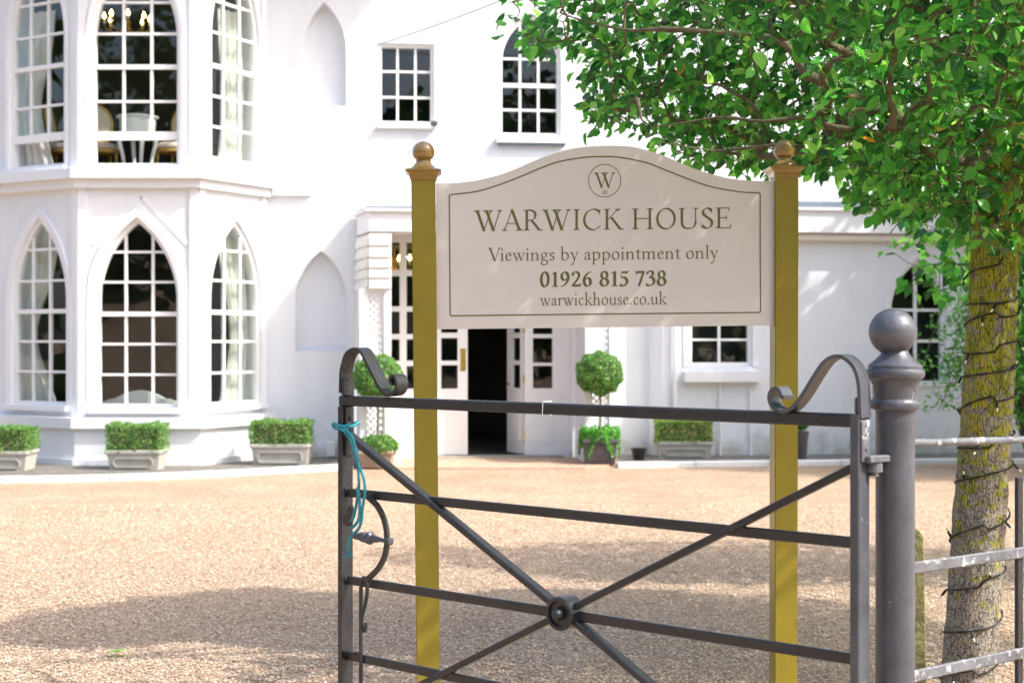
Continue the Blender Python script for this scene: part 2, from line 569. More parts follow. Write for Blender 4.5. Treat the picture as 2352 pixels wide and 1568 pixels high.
def spline(pts, n=8):
    """Catmull-Rom through points of any dimension"""
    pts = [Vector(p) for p in pts]
    out = []
    for i in range(len(pts) - 1):
        p0, p1, p2, p3 = pts[max(i - 1, 0)], pts[i], pts[i + 1], pts[min(i + 2, len(pts) - 1)]
        for k in range(n):
            t = k / n
            out.append(0.5 * ((2 * p1) + (p2 - p0) * t + (2 * p0 - 5 * p1 + 4 * p2 - p3) * t * t + (3 * p1 - p0 - 3 * p2 + p3) * t ** 3))
    out.append(pts[-1])
    return out

class Facet:
    """an upright plane: origin on the ground, angle of its normal (0 faces the viewer's side, positive turns right)"""
    def __init__(s, O, a):
        s.O = Vector((O[0], O[1], 0))
        a = R(a)
        s.u = Vector((math.cos(a), math.sin(a), 0))
        s.n = Vector((math.sin(a), -math.cos(a), 0))
    def pt(s, u, z, d=0.0):
        return s.O + s.u * u + s.n * d + Vector((0, 0, z))
    def px(s, x, y, d=0.0):
        O = s.O + s.n * d
        rx, rz = (x - CX) / FPX, (CY - y) / FPX
        t = (O.x * s.n.x + O.y * s.n.y) / (rx * s.n.x + s.n.y)
        p = Vector((rx * t, t, 0)) - O
        return (p.dot(s.u), EYE + rz * t)
    def U(s, x, d=0.0):
        return s.px(x, CY, d)[0]

def mesh_np(name, verts, faces4, mname, parent=None, tone=None, per=1, smooth=False, loc=None):
    """numpy arrays to a mesh; tone: one number per group of `per` faces"""
    me = bpy.data.meshes.new(name)
    nv, nf = len(verts), len(faces4)
    k = faces4.shape[1]
    off = np.array(WLOC[parent.name] if parent is not None else (loc if loc is not None else (0, 0, 0)), dtype=np.float64)
    me.vertices.add(nv)
    me.vertices.foreach_set('co', (verts - off).astype(np.float32).ravel())
    me.loops.add(nf * k)
    me.loops.foreach_set('vertex_index', faces4.astype(np.int32).ravel())
    me.polygons.add(nf)
    me.polygons.foreach_set('loop_start', np.arange(0, nf * k, k, dtype=np.int32))
    me.polygons.foreach_set('loop_total', np.full(nf, k, dtype=np.int32))
    if smooth:
        me.polygons.foreach_set('use_smooth', np.ones(nf, dtype=bool))
    me.update(calc_edges=True)
    if tone is not None:
        a = me.attributes.new('tone', 'FLOAT', 'FACE')
        a.data.foreach_set('value', np.repeat(tone, per).astype(np.float32))
    me.materials.append(MATS[mname])
    o = bpy.data.objects.new(name, me)
    link(o, parent)
    if parent is None and loc is not None:
        o.location = loc
    WLOC[o.name] = Vector(off)
    return o

def unit(a):
    return a / np.maximum(np.linalg.norm(a, axis=-1, keepdims=True), 1e-9)

def leaf_patches(pos, nrm, size, aspect=0.6, tilt=0.7, r=rng):
    """a small folded four-sided leaf (two quads) at every point, roughly facing nrm"""
    n = len(pos)
    nn = unit(nrm + r.normal(0, tilt, (n, 3)))
    d = unit(np.cross(nn, r.normal(0, 1, (n, 3))))
    w = np.cross(nn, d)
    s = (size * r.uniform(0.65, 1.3, n))[:, None]
    fold = nn * s * 0.12
    v = np.stack([pos - d * s * .5, pos - w * s * aspect * .5 + fold, pos + d * s * .5, pos + w * s * aspect * .5 + fold], 1).reshape(-1, 3)
    b = np.arange(n)[:, None] * 4
    f = np.concatenate([b + np.array([[0, 1, 2]]), b + np.array([[0, 2, 3]])], 1).reshape(-1, 3)
    return v, f

# ------------------------------------------------------------------ ground
def ground_at(px, py):
    Y = EYE * FPX / (py - CY)
    return Vector(((px - CX) / FPX * Y, Y, 0))
g = MB()
g.add([(-300, -300, 0), (300, -300, 0), (300, 300, 0), (-300, 300, 0)], [(0, 1, 2, 3)])
tag(g.build('gravel_ground', 'gravel'), kind='structure')

def loose_stones():
    n = 170000
    # stones lie where the drive comes close enough for single ones to show
    y = 6.0 + 7.5 * rng.random(n) ** 1.35
    x = (rng.random(n) * 0.84 - 0.42) * y
    s = rng.uniform(0.0045, 0.0098, n) * (0.9 + 0.028 * (y - 6))
    base = np.array([[1, 0, 0], [0, 1, 0], [-1, 0, 0], [0, -1, 0], [0, 0, 1.0]])
    ang = rng.random(n) * 6.283
    ca, sa = np.cos(ang), np.sin(ang)
    sc = np.stack([s * rng.uniform(0.8, 1.5, n), s * rng.uniform(0.6, 1.0, n), s * rng.uniform(0.35, 0.7, n)], 1)
    v = base[None] * sc[:, None, :]
    v = v + rng.normal(0, 0.16, v.shape) * s[:, None, None]
    vx = v[..., 0] * ca[:, None] - v[..., 1] * sa[:, None] + x[:, None]
    vy = v[..., 0] * sa[:, None] + v[..., 1] * ca[:, None] + y[:, None]
    vz = np.maximum(v[..., 2], -0.002) + 0.003 + rng.random(n)[:, None] * 0.003
    V = np.stack([vx, vy, vz], -1).reshape(-1, 3)
    b = np.arange(n)[:, None] * 5
    F = np.concatenate([b + np.array([[i, (i + 1) % 4, 4]]) for i in range(4)], 1).reshape(-1, 3)
    o = mesh_np('loose_gravel', V, F, 'gravel_stone', tone=np.clip(rng.beta(2.8, 2.2, n), 0, 1), per=4)
    tag(o, 'tan loose gravel covering the drive', 'gravel', kind='stuff')
loose_stones()

# ------------------------------------------------------------------ the house
house = thing('white_house', 'white rendered gothic house with pointed bay windows and entrance porch', 'house', (-1.0, 18.6, 0))
Lc = P(180, CY, 17.4); Rc = P(455, CY, 17.4)
FM = Facet((Lc.x, 17.4), 0)            # middle of the bay
FL = Facet((Lc.x, 17.4), -30)          # left side of the bay, u runs negative
FR = Facet((Rc.x, 17.4), 60)           # right side of the bay
uR = FR.U(610)
Bo = FR.pt(uR, 0)
FB = Facet((Bo.x, Bo.y), 2)            # recessed wall
uB = FB.U(862)
Co = FB.pt(uB, 0)
FC = Facet((Co.x, Co.y), 6)            # entrance front
uC1 = FC.U(1491)
Eo = FC.pt(uC1, 0)
FE = Facet((Eo.x, Eo.y), -55)
Do = FE.pt(0.27, 0)
FD = Facet((Do.x, Do.y), 7)            # low wing on the right
TOP = 7.0

def arch(uc, w, zb, zs, za, n=14):
    """outline of an opening with a pointed head, counter-clockwise from the lower left"""
    h = za - zs
    rr = (h * h + w * w / 4) / w
    pts = [(uc - w / 2, zb), (uc + w / 2, zb)]
    am = math.asin(min(1, h / rr))
    for k in range(n + 1):
        a = am * k / n
        pts.append((uc + w / 2 - rr + rr * math.cos(a), zs + rr * math.sin(a)))
    for k in range(n - 1, -1, -1):
        a = am * k / n
        pts.append((uc - w / 2 + rr - rr * math.cos(a), zs + rr * math.sin(a)))
    return pts

def rect(u0, u1, z0, z1):
    return [(u0, z0), (u1, z0), (u1, z1), (u0, z1)]

def clip(poly, u0, u1, z0, z1):
    for axis, val, keep in ((0, u0, 1), (0, u1, -1), (1, z0, 1), (1, z1, -1)):
        out = []
        for i in range(len(poly)):
            a, b = poly[i], poly[(i + 1) % len(poly)]
            ia, ib = (a[axis] - val) * keep >= 0, (b[axis] - val) * keep >= 0
            if ia:
                out.append(a)
            if ia != ib:
                t = (val - a[axis]) / (b[axis] - a[axis])
                out.append((a[0] + (b[0] - a[0]) * t, a[1] + (b[1] - a[1]) * t))
        poly = out
        if len(poly) < 3:
            return []
    return poly

class Win:
    """sizes of a window read on its facet: glass edges, sill, springing and apex"""
    def __init__(s, F, xl, xr, yb, ys=None, ya=None, yt=None, d=-0.09, e=0.05):
        s.F, s.d, s.e = F, d, e
        u0, u1 = F.px(xl, CY, d)[0], F.px(xr, CY, d)[0]
        s.uc, s.w = (u0 + u1) / 2, u1 - u0
        xm = (xl + xr) / 2
        z = lambda y: F.px(xm, y, d)[1]
        s.zf = z
        s.zb = z(yb)
        if ya is not None:
            s.zs, s.za = z(ys), z(ya)
            s.glass = arch(s.uc, s.w, s.zb, s.zs, s.za)
        else:
            s.zs = s.za = z(yt)
            s.glass = rect(s.uc - s.w / 2, s.uc + s.w / 2, s.zb, s.za)
        s.arched = ya is not None
        s.outer = s.grown(e)
    def grown(s, e, eb=None):
        eb = e if eb is None else eb
        if s.arched:
            return arch(s.uc, s.w + 2 * e, s.zb - eb, s.zs, s.za + 1.35 * e)
        return rect(s.uc - s.w / 2 - e, s.uc + s.w / 2 + e, s.zb - eb, s.za + e)
    def top_at(s, u):
        p = clip(s.glass, u - 0.004, u + 0.004, -9, 99)
        return max(q[1] for q in p) if p else s.zb

def make_window(W, barsx, rowsy, meet=None, open_from=None, tilt=0.0, bw=0.032, group=None):
    """sash or casement: frame and bars as the window's mesh, every pane a child"""
    F, d = W.F, W.d
    fn = F.pt
    m = MB()
    m.prism(W.outer, [W.glass], fn, d + 0.035, d - 0.045)
    us = [W.uc - W.w / 2] + [F.px(x, CY, d)[0] for x in barsx] + [W.uc + W.w / 2]
    zs = sorted([W.zf(y) for y in rowsy])
    zlow = W.zb if open_from is None else W.zf(open_from)
    for u in us[1:-1]:
        m.prism(rect(u - bw / 2, u + bw / 2, zlow, W.top_at(u) + 0.006), [], fn, d + 0.018, d - 0.022)
    zm = W.zf(meet) if meet else None
    for z in zs:
        t = bw * (1.7 if zm is not None and abs(z - zm) < 0.01 else 0.9)
        if open_from is not None and abs(z - zlow) < 0.01:
            t = 0.10
        p = clip(W.glass, -99, 99, z - t / 2, z + t / 2)
        if p:
            a, b = min(q[0] for q in p) - 0.006, max(q[0] for q in p) + 0.006
            dd = 0.012 if t > bw else 0.0
            m.prism(rect(a, b, z - t / 2, z + t / 2), [], fn, d + 0.0225 + dd, d - 0.027)
    o = m.build('window', 'frame_white', house)
    lev = [W.zb] + zs + [W.za + 0.02]
    for i in range(len(us) - 1):
        for j in range(len(lev) - 1):
            if open_from is not None and lev[j + 1] <= zlow + 0.01:
                continue
            g = 0.010
            p = clip(W.glass, us[i] + g, us[i + 1] - g, lev[j] + g, lev[j + 1] - g)
            if len(p) < 3:
                continue
            uc = sum(q[0] for q in p) / len(p)
            zc = sum(q[1] for q in p) / len(p)
            tz = math.tan(R(tilt + random.gauss(0, 0.28)))
            tu = math.tan(R(random.gauss(0, 0.3)))
            f2 = lambda u, z, q: fn(u, z, d - 0.004 + (z - zc) * tz + (u - uc) * tu + q)
            MB().prism(p, [], f2, 0.0015, -0.0015).build('pane', 'window_glass', o)
    return o

# windows of the bay
WU_M = Win(FM, 222, 408, 376, 95, -100)
WU_L = Win(FL, 38, 152, 380, 95, -92, d=-0.06)
WU_R = Win(FR, 481, 580, 367, 95, -92, d=-0.06)
WL_M = Win(FM, 232, 407, 927, 690, 513, d=-0.11)
WL_L = Win(FL, 43, 157, 921, 690, 513, d=-0.06)
WL_R = Win(FR, 479, 585, 921, 690, 517, d=-0.06)
W1 = Win(FC, 877, 988, 280, yt=112)
W2 = Win(FC, 1153, 1278, 307, 145, 45)
W3 = Win(FD, 1588, 1716, 832, 735, 632)
W4 = Win(FD, 2045, 2158, 874, 715, 606)

# masses of wall with their openings
def wall(F, u0, u1, z0, z1, holes, t=0.28, m='render_white'):
    o = MB().prism(rect(u0, u1, z0, z1), holes, F.pt, 0.0, -t).build('wall', m, house)
    return o
niche_u = Win(FB, 694, 795, 243, 120, 5, d=0.0, e=0)
niche_l = Win(FB, 678, 797, 806, 690, 576, d=0.0, e=0)
wall(FM, 0, FM.U(455), 0, TOP, [WU_M.outer, WL_M.outer])
wall(FL, -3.2, 0, 0, TOP, [WU_L.outer, WL_L.outer])
wall(FR, 0, uR, 0, TOP, [WU_R.outer, WL_R.outer])
wall(FB, 0, uB, 0, TOP + 0.1, [niche_u.outer, niche_l.outer])
for nw in (niche_u, niche_l):
    MB().prism(nw.grown(0.05), [], FB.pt, -0.16, -0.24).build('niche_back', 'render_white', house)
U = lambda x, d=0.0: FC.px(x, CY, d)[0]
ENT = (FC.U(893, -0.1), FC.U(1308, -0.1))
uCend = FC.U(2900)
MB().prism([(0, 0), (uC1 + 0.05, 0), (uC1 + 0.05, 3.0), (uCend, 3.0), (uCend, TOP + 0.3), (0, TOP + 0.3)], [W1.outer, W2.outer, rect(ENT[0], ENT[1], 0.003, 2.86)], FC.pt, 0.0, -0.28).build('wall', 'render_white', house)
MB().prism(rect(0, 0.27, 0, 3.02), [], FE.pt, 0, -0.1).build('wall', 'render_white', house)
wall(FD, 0, FD.U(2900), 0, 3.02, [W3.outer, W4.outer], t=0.2)

# bands, sills and surrounds of the bay
PATH = [FL.pt(-3.2, 0), FM.pt(0, 0), FR.pt(0, 0), FR.pt(uR, 0)]
NRM = [FL.n, FM.n, FR.n]
def offpath(p):
    pts = []
    for i, q in enumerate(PATH):
        if i == 0: v = q + NRM[0] * p
        elif i == len(PATH) - 1: v = q + NRM[-1] * p
        else:
            a, b = NRM[i - 1], NRM[i]
            v = q + (a + b) * (p / (1 + a.dot(b)))
        pts.append((v.x, v.y))
    return pts
def band(name, p, z0, z1, m='trim_white', inner=-0.02):
    poly = offpath(p) + offpath(inner)[::-1]
    return MB().prism(poly, [], lambda x, y, d: Vector((x, y, d)), z1, z0).build(name, m, house)
zM = lambda y, d=0.0: FM.px(320, y, d)[1]
band('string_course', 0.17, zM(412), zM(389), inner=-0.03)
band('string_course', 0.09, zM(432), zM(412) - 0.002, inner=-0.035)
band('plinth', 0.16, zM(982), zM(958), inner=-0.03)
band('plinth', 0.085, 0.0, zM(982) - 0.002, inner=-0.035)
band('plinth', 0.13, 0.001, 0.12, inner=-0.04)
# roof edge over bay and recessed wall: its overhang shades the top of the bay
MB().prism(offpath(0.66) + offpath(-0.4)[::-1], [], lambda x, y, d: Vector((x, y, d)), TOP + 0.20, TOP - 0.002).build('eaves', 'trim_white', house)
MB().prism([FB.pt(u_, 0, d_).to_2d()[:] for u_, d_ in ((-0.45, -0.4), (uB + 0.9, -0.4), (uB + 0.9, 0.78), (-0.45, 0.78))], [], lambda x, y, d: Vector((x, y, d)), TOP + 0.204, TOP + 0.001).build('eaves', 'trim_white', house)
rp = MB()
rp.prism([(-9.5, 19.0), (-1.0, 19.2), (9.5, 20.2), (9.5, 27), (-9.5, 27)], [], lambda x, y, d: Vector((x, y, d)), TOP + 0.5, TOP + 0.302)
rp.build('roof', 'roof_slate', house)
for F, W, side in ((FM, WU_M, 0), (FL, WU_L, 0), (FR, WU_R, 0), (FM, WL_M, 1), (FL, WL_L, 1), (FR, WL_R, 1)):
    e1 = 0.135 if side else 0.10
    ww = W.grown(e1, W.e)
    ww[0] = (ww[0][0], W.zb - W.e); ww[1] = (ww[1][0], W.zb - W.e)
    MB().prism(ww, [W.grown(W.e - 0.004, W.e + 0.05)] if False else [], F.pt, 0, 0) if False else None
    m = MB()
    o_, i_ = W.grown(e1, W.e), W.grown(W.e - 0.002, W.e)
    n = len(o_)
    for a in range(1, n):                     # a ring without its sill side
        b = (a + 1) % n
        m.hexa([F.pt(*o_[a], -0.01), F.pt(*o_[b], -0.01), F.pt(*i_[b], -0.01), F.pt(*i_[a], -0.01),
                F.pt(*o_[a], 0.035), F.pt(*o_[b], 0.035), F.pt(*i_[b], 0.022), F.pt(*i_[a], 0.022)])
    m.build('window_surround', 'trim_white', house)
    zt = W.zb - W.e
    MB().prism(rect(W.uc - W.w / 2 - 0.12, W.uc + W.w / 2 + 0.12, zt - 0.055, zt + 0.004), [], F.pt, 0.10, -0.05).build('window_sill', 'trim_white', house)
# pilaster strips on the edges of the bay
for F, ul in ((FM, (0.0, FM.U(455))), (FR, (0.0, uR)), (FL, (-3.2, 0.0))):
    for k, u in enumerate(ul):
        if F is FL and k == 0: continue
        u0, u1 = (u, u + 0.10) if k == 0 else (u - 0.10, u)
        for z0, z1 in ((zM(958), zM(432)), (zM(389), TOP - 0.004)):
            MB().prism(rect(u0, u1, z0, z1), [], F.pt, 0.028, -0.01).build('pilaster', 'trim_white', house)
# a raised outer hood over the lower middle window
m = MB()
hz = lambda y: FM.px(325, y)[1]
for a, b in (((325, 452), (432, 562)), ((325, 452), (214, 562))):
    m.bar(FM.pt(FM.U(a[0]), hz(a[1]), 0.0), FM.pt(FM.U(b[0]), hz(b[1]), 0.0), FM.n, 0.024, 0.05)
m.build('hood_mould', 'trim_white', house)

make_window(WU_M, [285, 349], [7, 79, 155, 234, 313], meet=155, open_from=313)
make_window(WU_L, [73, 113], [10, 84, 157, 246, 318], meet=157, open_from=318)
make_window(WU_R, [511, 548], [14, 86, 162, 230, 299], meet=162)
make_window(WL_M, [290, 352], [579, 648, 721, 790, 860], meet=721, tilt=2.0)
make_window(WL_L, [78, 117], [573, 645, 715, 784, 853], meet=715)
make_window(WL_R, [513, 550], [577, 646, 718, 784, 855], meet=718)
make_window(W1, [913, 954], [166, 225])
make_window(W2, [1194, 1236], [137, 198, 254], meet=198)
make_window(W3, [1651], [780, 728])
make_window(W4, [2101], [712, 783], bw=0.045)

# small fittings of the entrance front
MB().prism(rect(U(868), U(1000), FC.px(930, 296)[1], FC.px(930, 286)[1]), [], FC.pt, 0.07, -0.02).build('window_sill', 'trim_white', house)
MB().prism(rect(U(1140), U(1300), FC.px(1220, 330)[1], FC.px(1220, 316)[1]), [], FC.pt, 0.09, -0.02).build('window_sill', 'trim_white', house)
MB().prism(rect(U(1143), U(1297), FC.px(1220, 335)[1], FC.px(1220, 330)[1] - 0.002), [], FC.pt, 0.07, -0.02).build('lead_strip', 'lead', house)
MB().prism(rect(FD.U(1568), FD.U(1743), FD.px(1655, 876)[1], FD.px(1655, 852)[1]), [], FD.pt, 0.16, -0.03).build('window_sill', 'trim_white', house)
MB().prism(rect(FD.U(2030), FD.U(2175), FD.px(2100, 886)[1], FD.px(2100, 878)[1]), [], FD.pt, 0.04, -0.03).build('window_sill', 'trim_white', house)
for W in (W3, W4):
    m = MB()
    o_, i_ = W.grown(0.13, W.e), W.grown(W.e - 0.002, W.e)
    n = len(o_)
    for a in range(1, n):
        b = (a + 1) % n
        m.hexa([FD.pt(*o_[a], -0.01), FD.pt(*o_[b], -0.01), FD.pt(*i_[b], -0.01), FD.pt(*i_[a], -0.01),
                FD.pt(*o_[a], 0.02), FD.pt(*o_[b], 0.02), FD.pt(*i_[b], 0.012), FD.pt(*i_[a], 0.012)])
    m.build('window_surround', 'trim_white', house)
# eaves of the low wing: gutter board, lead top
uD1 = FD.U(2900)
MB().prism(rect(-0.05, uD1, 2.985, 3.27), [], FD.pt, 0.24, -0.25).build('fascia', 'trim_white', house)
MB().prism(rect(-0.08, uD1, 3.272, 3.31), [], FD.pt, 0.28, -0.25).build('fascia', 'trim_white', house)
MB().prism(rect(0.02, uD1, 3.312, 3.40), [], FD.pt, 0.12, -0.15).build('lead_roof', 'lead', house)
m = MB()
m.tube([FD.pt(-0.04, 2.93, 0.10), FD.pt(uD1, 2.93, 0.10)], 0.045, 10)
m.build('gutter', 'weatherboard', house)
for x, y0, y1 in ((1548, 560, 1046), (1652, 876, 1046), (1722, 890, 1040)):
    F_ = FD
    u = F_.U(x)
    r_ = 0.028 if x == 1548 else 0.014
    MB().tube([F_.pt(u, F_.px(x, y0)[1], 0.05), F_.pt(u, 0.02, 0.05)], r_, 10).build('downpipe', 'trim_white', house)
MB().prism(rect(FB.U(627), FB.U(716), FB.px(670, 450)[1], FB.px(670, 424)[1]), [], FB.pt, 0.06, -0.02).build('wall_ledge', 'trim_white', house)
MB().prism(rect(FB.U(751), FB.U(771), FB.px(760, 1046)[1], FB.px(760, 1014)[1]), [], FB.pt, 0.12, -0.02).build('meter_box', 'weatherboard', house)

# the entrance: hood, boarded cheeks, trellis, glazed screen and doors
DP = 0.85
porch_l0, porch_l1 = FC.U(819, 0.02), FC.U(848, DP)
porch_r1, porch_r0 = FC.U(1404, DP), FC.U(1440, 0.02)
zP = lambda y: FC.px(900, y, DP)[1]
plan = [(porch_l0, 0.02), (porch_l1, DP), (porch_r1, DP), (porch_r0, 0.02)]
fplan = lambda u, d, z: FC.pt(u, z, d)
porch = MB().prism(plan, [], fplan, zP(486), zP(531)).build('porch', 'trim_white', house)
def grow(pl, e):
    return [(pl[0][0] - e, pl[0][1]), (pl[1][0] - e, pl[1][1] + e), (pl[2][0] + e, pl[2][1] + e), (pl[3][0] + e, pl[3][1])]
MB().prism(grow(plan, 0.05), [], fplan, zP(479), zP(486) + 0.002).build('porch_cornice', 'trim_white', porch)
MB().prism(grow(plan, 0.02), [], fplan, zP(474), zP(479) + 0.002).build('lead_cap', 'lead', porch)
# overlapping boards on the front of the left cheek and on its canted side
nb = 5
ys = [536, 563, 590, 614, 637, 662]
for k in range(nb):
    z1, z0 = zP(ys[k]), zP(ys[k + 1])
    u0, u1 = porch_l1, FC.U(899, DP)
    MB().hexa([FC.pt(u0, z0, DP - 0.10), FC.pt(u1, z0, DP - 0.10), FC.pt(u1, z0, DP + 0.03), FC.pt(u0, z0, DP + 0.03),
               FC.pt(u0, z1 - 0.004, DP - 0.10), FC.pt(u1, z1 - 0.004, DP - 0.10), FC.pt(u1, z1 - 0.004, DP + 0.002), FC.pt(u0, z1 - 0.004, DP + 0.002)]).build('board', 'weatherboard', porch)
ua, da, ub, db = porch_l0, 0.02, porch_l1, DP
cn = Vector((-(db - da), (ub - ua))).normalized()     # outward in (u, d) is to the left
cn = (-abs(cn.x), abs(cn.y))
for k in range(nb):
    z1, z0 = zP(ys[k]), zP(ys[k + 1])
    q = lambda u, d, z, e: FC.pt(u + cn[0] * e, z, d + cn[1] * e)
    MB().hexa([q(ua, da, z0, -0.06), q(ub, db - 0.12, z0, -0.06), q(ub, db - 0.105, z0, 0.03), q(ua, da, z0, 0.03),
               q(ua, da, z1 - 0.004, -0.06), q(ub, db - 0.12, z1 - 0.004, -0.06), q(ub, db - 0.105, z1 - 0.004, 0.002), q(ua, da, z1 - 0.004, 0.002)]).build('board', 'weatherboard', porch)
def trellis(fn, a0, a1, z0, z1, st=0.085, w=0.022):
    m = MB()
    span = (a1 - a0) + (z1 - z0)
    k = 0
    c = a0 - (z1 - z0)
    for sgn in (1, -1):
        c = a0 - (z1 - z0)
        while c < a1:
            # line a = c + (z - z0) or mirrored
            pts = []
            for t in (max(0, a0 - c), min(z1 - z0, a1 - c)):
                pts.append((c + t, z0 + t))
            if pts[1][1] - pts[0][1] > 0.03:
                (p0, q0), (p1, q1) = pts
                if sgn < 0:
                    p0, p1 = a0 + a1 - p0, a0 + a1 - p1
                e = 0.006 if sgn > 0 else -0.006
                m.bar(fn(p0, q0, e), fn(p1, q1, e), fn(a0, z0, 1) - fn(a0, z0, 0), 0.008, w)
            c += st
    m.prism(rect(a0 - 0.03, a0 + 0.012, z0 - 0.03, z1 + 0.03), [], fn, 0.02, -0.02)
    m.prism(rect(a1 - 0.012, a1 + 0.03, z0 - 0.03, z1 + 0.03), [], fn, 0.02, -0.02)
    m.prism(rect(a0, a1, z0 - 0.03, z0 + 0.012), [], fn, 0.019, -0.019)
    m.prism(rect(a0, a1, z1 - 0.012, z1 + 0.03), [], fn, 0.019, -0.019)
    return m
ffr = lambda u, z, d: FC.pt(u, z, DP - 0.06 + d)
tr = trellis(ffr, FC.U(838, DP), FC.U(880, DP), 0.12, zP(668)).build('trellis', 'trim_white', porch)
tag(tr, kind='stuff')
tr = trellis(ffr, FC.U(1360, DP), FC.U(1399, DP), 0.12, zP(560)).build('trellis', 'trim_white', porch)
tag(tr, kind='stuff')
# side trellis running back to the wall beside the doors
sr0 = (FC.U(1345, DP - 0.1), DP - 0.1)
fsr = lambda a, z, d: FC.pt(sr0[0] - 0.02 * a - d, z, sr0[1] - a)
tr = trellis(fsr, 0.0, 0.70, 0.45, zP(560), 0.052, 0.030).build('trellis', 'trim_white', porch)
tag(tr, kind='stuff')
MB().prism(rect(0.0, 0.72, 0.0, 0.42), [], fsr, 0.015, -0.015).build('cheek_panel', 'trim_white', porch)
for x0, x1 in ((882, 899), (1345, 1358), (1400, 1412), (826, 836)):
    MB().prism(rect(FC.U(x0, DP), FC.U(x1, DP), 0.0, zP(531) - 0.003 if x0 > 900 else zP(663)), [], FC.pt, DP - 0.015, DP - 0.11).build('post', 'trim_white', porch)
# backing of the left cheek
MB().prism(rect(0, 0.80, 0, zP(662)), [], lambda a, z, d: FC.pt(porch_l0 + 0.02 + a * 0.12 + d, z, 0.02 + a), 0.02, -0.02).build('cheek_panel', 'weatherboard', porch)

zS = lambda y: FC.px(1140, y, -0.1)[1]
uS = lambda x: FC.px(x, CY, -0.1)[0]
zDT = zS(545)
scr_holes = []
cells = []
for x0, x1 in ((895, 918), (934, 957), (1224, 1269)):
    for y0, y1 in ((558, 621), (635, 704), (716, 767), (779, 828) if x1 < 1000 else (776, 833), (840, 892)):
        cells.append(rect(uS(x0), uS(x1), zS(y1), zS(y0)))
door_hole = rect(uS(1001), uS(1205), 0.05, zS(610))
for x0, x1 in ((1012, 1062), (1080, 1130), (1148, 1195)):
    cells.append(rect(uS(x0), uS(x1), zS(596), zS(556)))
scr = MB().prism(rect(ENT[0] - 0.02, ENT[1] + 0.02, 0.0, 2.862), cells + [door_hole], FC.pt, -0.10, -0.15).build('entrance_screen', 'frame_white', house)
for c in cells:
    MB().prism(rect(c[0][0] + .002, c[1][0] - .002, c[0][1] + .002, c[2][1] - .002), [], FC.pt, -0.122, -0.125).build('pane', 'window_glass', scr)
MB().prism(rect(uS(1217), uS(1268), 0.20, zS(925)), [], FC.pt, -0.088, -0.105).build('door_panel', 'frame_white', scr)

def door_leaf(fn, w, holes_rows, name='door'):
    h = zS(612)
    cs = [rect(0.06 * w / 0.41, w * 0.68, zS(y1), zS(y0)) for y0, y1 in holes_rows]
    o = MB().prism(rect(0, w, 0.06, h), cs, fn, 0.022, -0.022).build(name, 'frame_white', house)
    for c in cs:
        MB().prism(rect(c[0][0] + .001, c[1][0] - .001, c[0][1] + .001, c[2][1] - .001), [], fn, 0.002, -0.002).build('pane', 'window_glass', o)
    MB().prism(rect(0.07, w - 0.09, 0.22, zS(930)), [], fn, 0.031, 0.020).build('door_panel', 'frame_white', o)
    return o
rows = [(640, 700), (708, 764), (776, 828), (838, 892)]
dw = uS(1074) - uS(1003)
dl = door_leaf(lambda u, z, d: FC.pt(uS(1003) + u, z, -0.12 + d), dw, rows)
MB().prism(rect(dw - 0.095, dw - 0.025, zS(852), zS(800)), [], lambda u, z, d: FC.pt(uS(1003) + u, z, -0.12 + d), 0.028, 0.021).build('push_plate', 'brass', dl)
aa = R(66)
hx = uS(1204)
fo = lambda u, z, d: FC.pt(hx - u * math.cos(aa) - d * math.sin(aa), z, -0.16 - u * math.sin(aa) + d * math.cos(aa))
dr = door_leaf(fo, dw, rows)
m = MB()
m.tube([fo(dw - 0.06, 0.98, 0.02), fo(dw - 0.06, 0.98, 0.07)], 0.012, 8)
m.tube([fo(dw - 0.06, 0.98, 0.07), fo(dw - 0.15, 0.98, 0.07)], 0.010, 8)
m.build('door_handle', 'brass', dr)
for z in (0.30, 1.05, 1.72):
    MB().prism(rect(uS(1201), uS(1205), z - 0.05, z + 0.05), [], FC.pt, -0.088, -0.1).build('hinge', 'brass', scr)

# rooms behind the glass
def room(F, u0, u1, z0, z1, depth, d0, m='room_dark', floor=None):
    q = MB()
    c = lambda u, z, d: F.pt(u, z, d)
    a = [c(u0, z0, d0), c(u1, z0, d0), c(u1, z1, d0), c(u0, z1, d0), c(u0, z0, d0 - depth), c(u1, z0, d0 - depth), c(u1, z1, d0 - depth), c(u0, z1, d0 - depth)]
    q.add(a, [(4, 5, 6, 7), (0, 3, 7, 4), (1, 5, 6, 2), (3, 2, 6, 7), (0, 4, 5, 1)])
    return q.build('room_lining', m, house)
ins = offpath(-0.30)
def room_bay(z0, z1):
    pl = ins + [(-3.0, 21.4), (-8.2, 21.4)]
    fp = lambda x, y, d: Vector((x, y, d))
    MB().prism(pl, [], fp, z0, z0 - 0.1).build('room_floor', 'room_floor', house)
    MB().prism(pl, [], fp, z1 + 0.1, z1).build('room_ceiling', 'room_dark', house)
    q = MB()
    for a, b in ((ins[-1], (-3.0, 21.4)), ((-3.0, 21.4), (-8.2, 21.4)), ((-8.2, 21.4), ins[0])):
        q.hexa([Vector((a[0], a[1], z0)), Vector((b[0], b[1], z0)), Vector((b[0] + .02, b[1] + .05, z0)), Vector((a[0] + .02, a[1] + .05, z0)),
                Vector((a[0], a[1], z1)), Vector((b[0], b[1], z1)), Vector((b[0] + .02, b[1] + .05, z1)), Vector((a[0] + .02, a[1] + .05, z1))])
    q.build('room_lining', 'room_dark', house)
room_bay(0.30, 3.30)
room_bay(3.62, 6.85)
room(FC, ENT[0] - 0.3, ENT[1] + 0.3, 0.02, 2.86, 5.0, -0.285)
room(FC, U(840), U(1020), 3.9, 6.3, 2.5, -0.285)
room(FC, U(1120), U(1320), 3.9, 6.3, 2.5, -0.285)
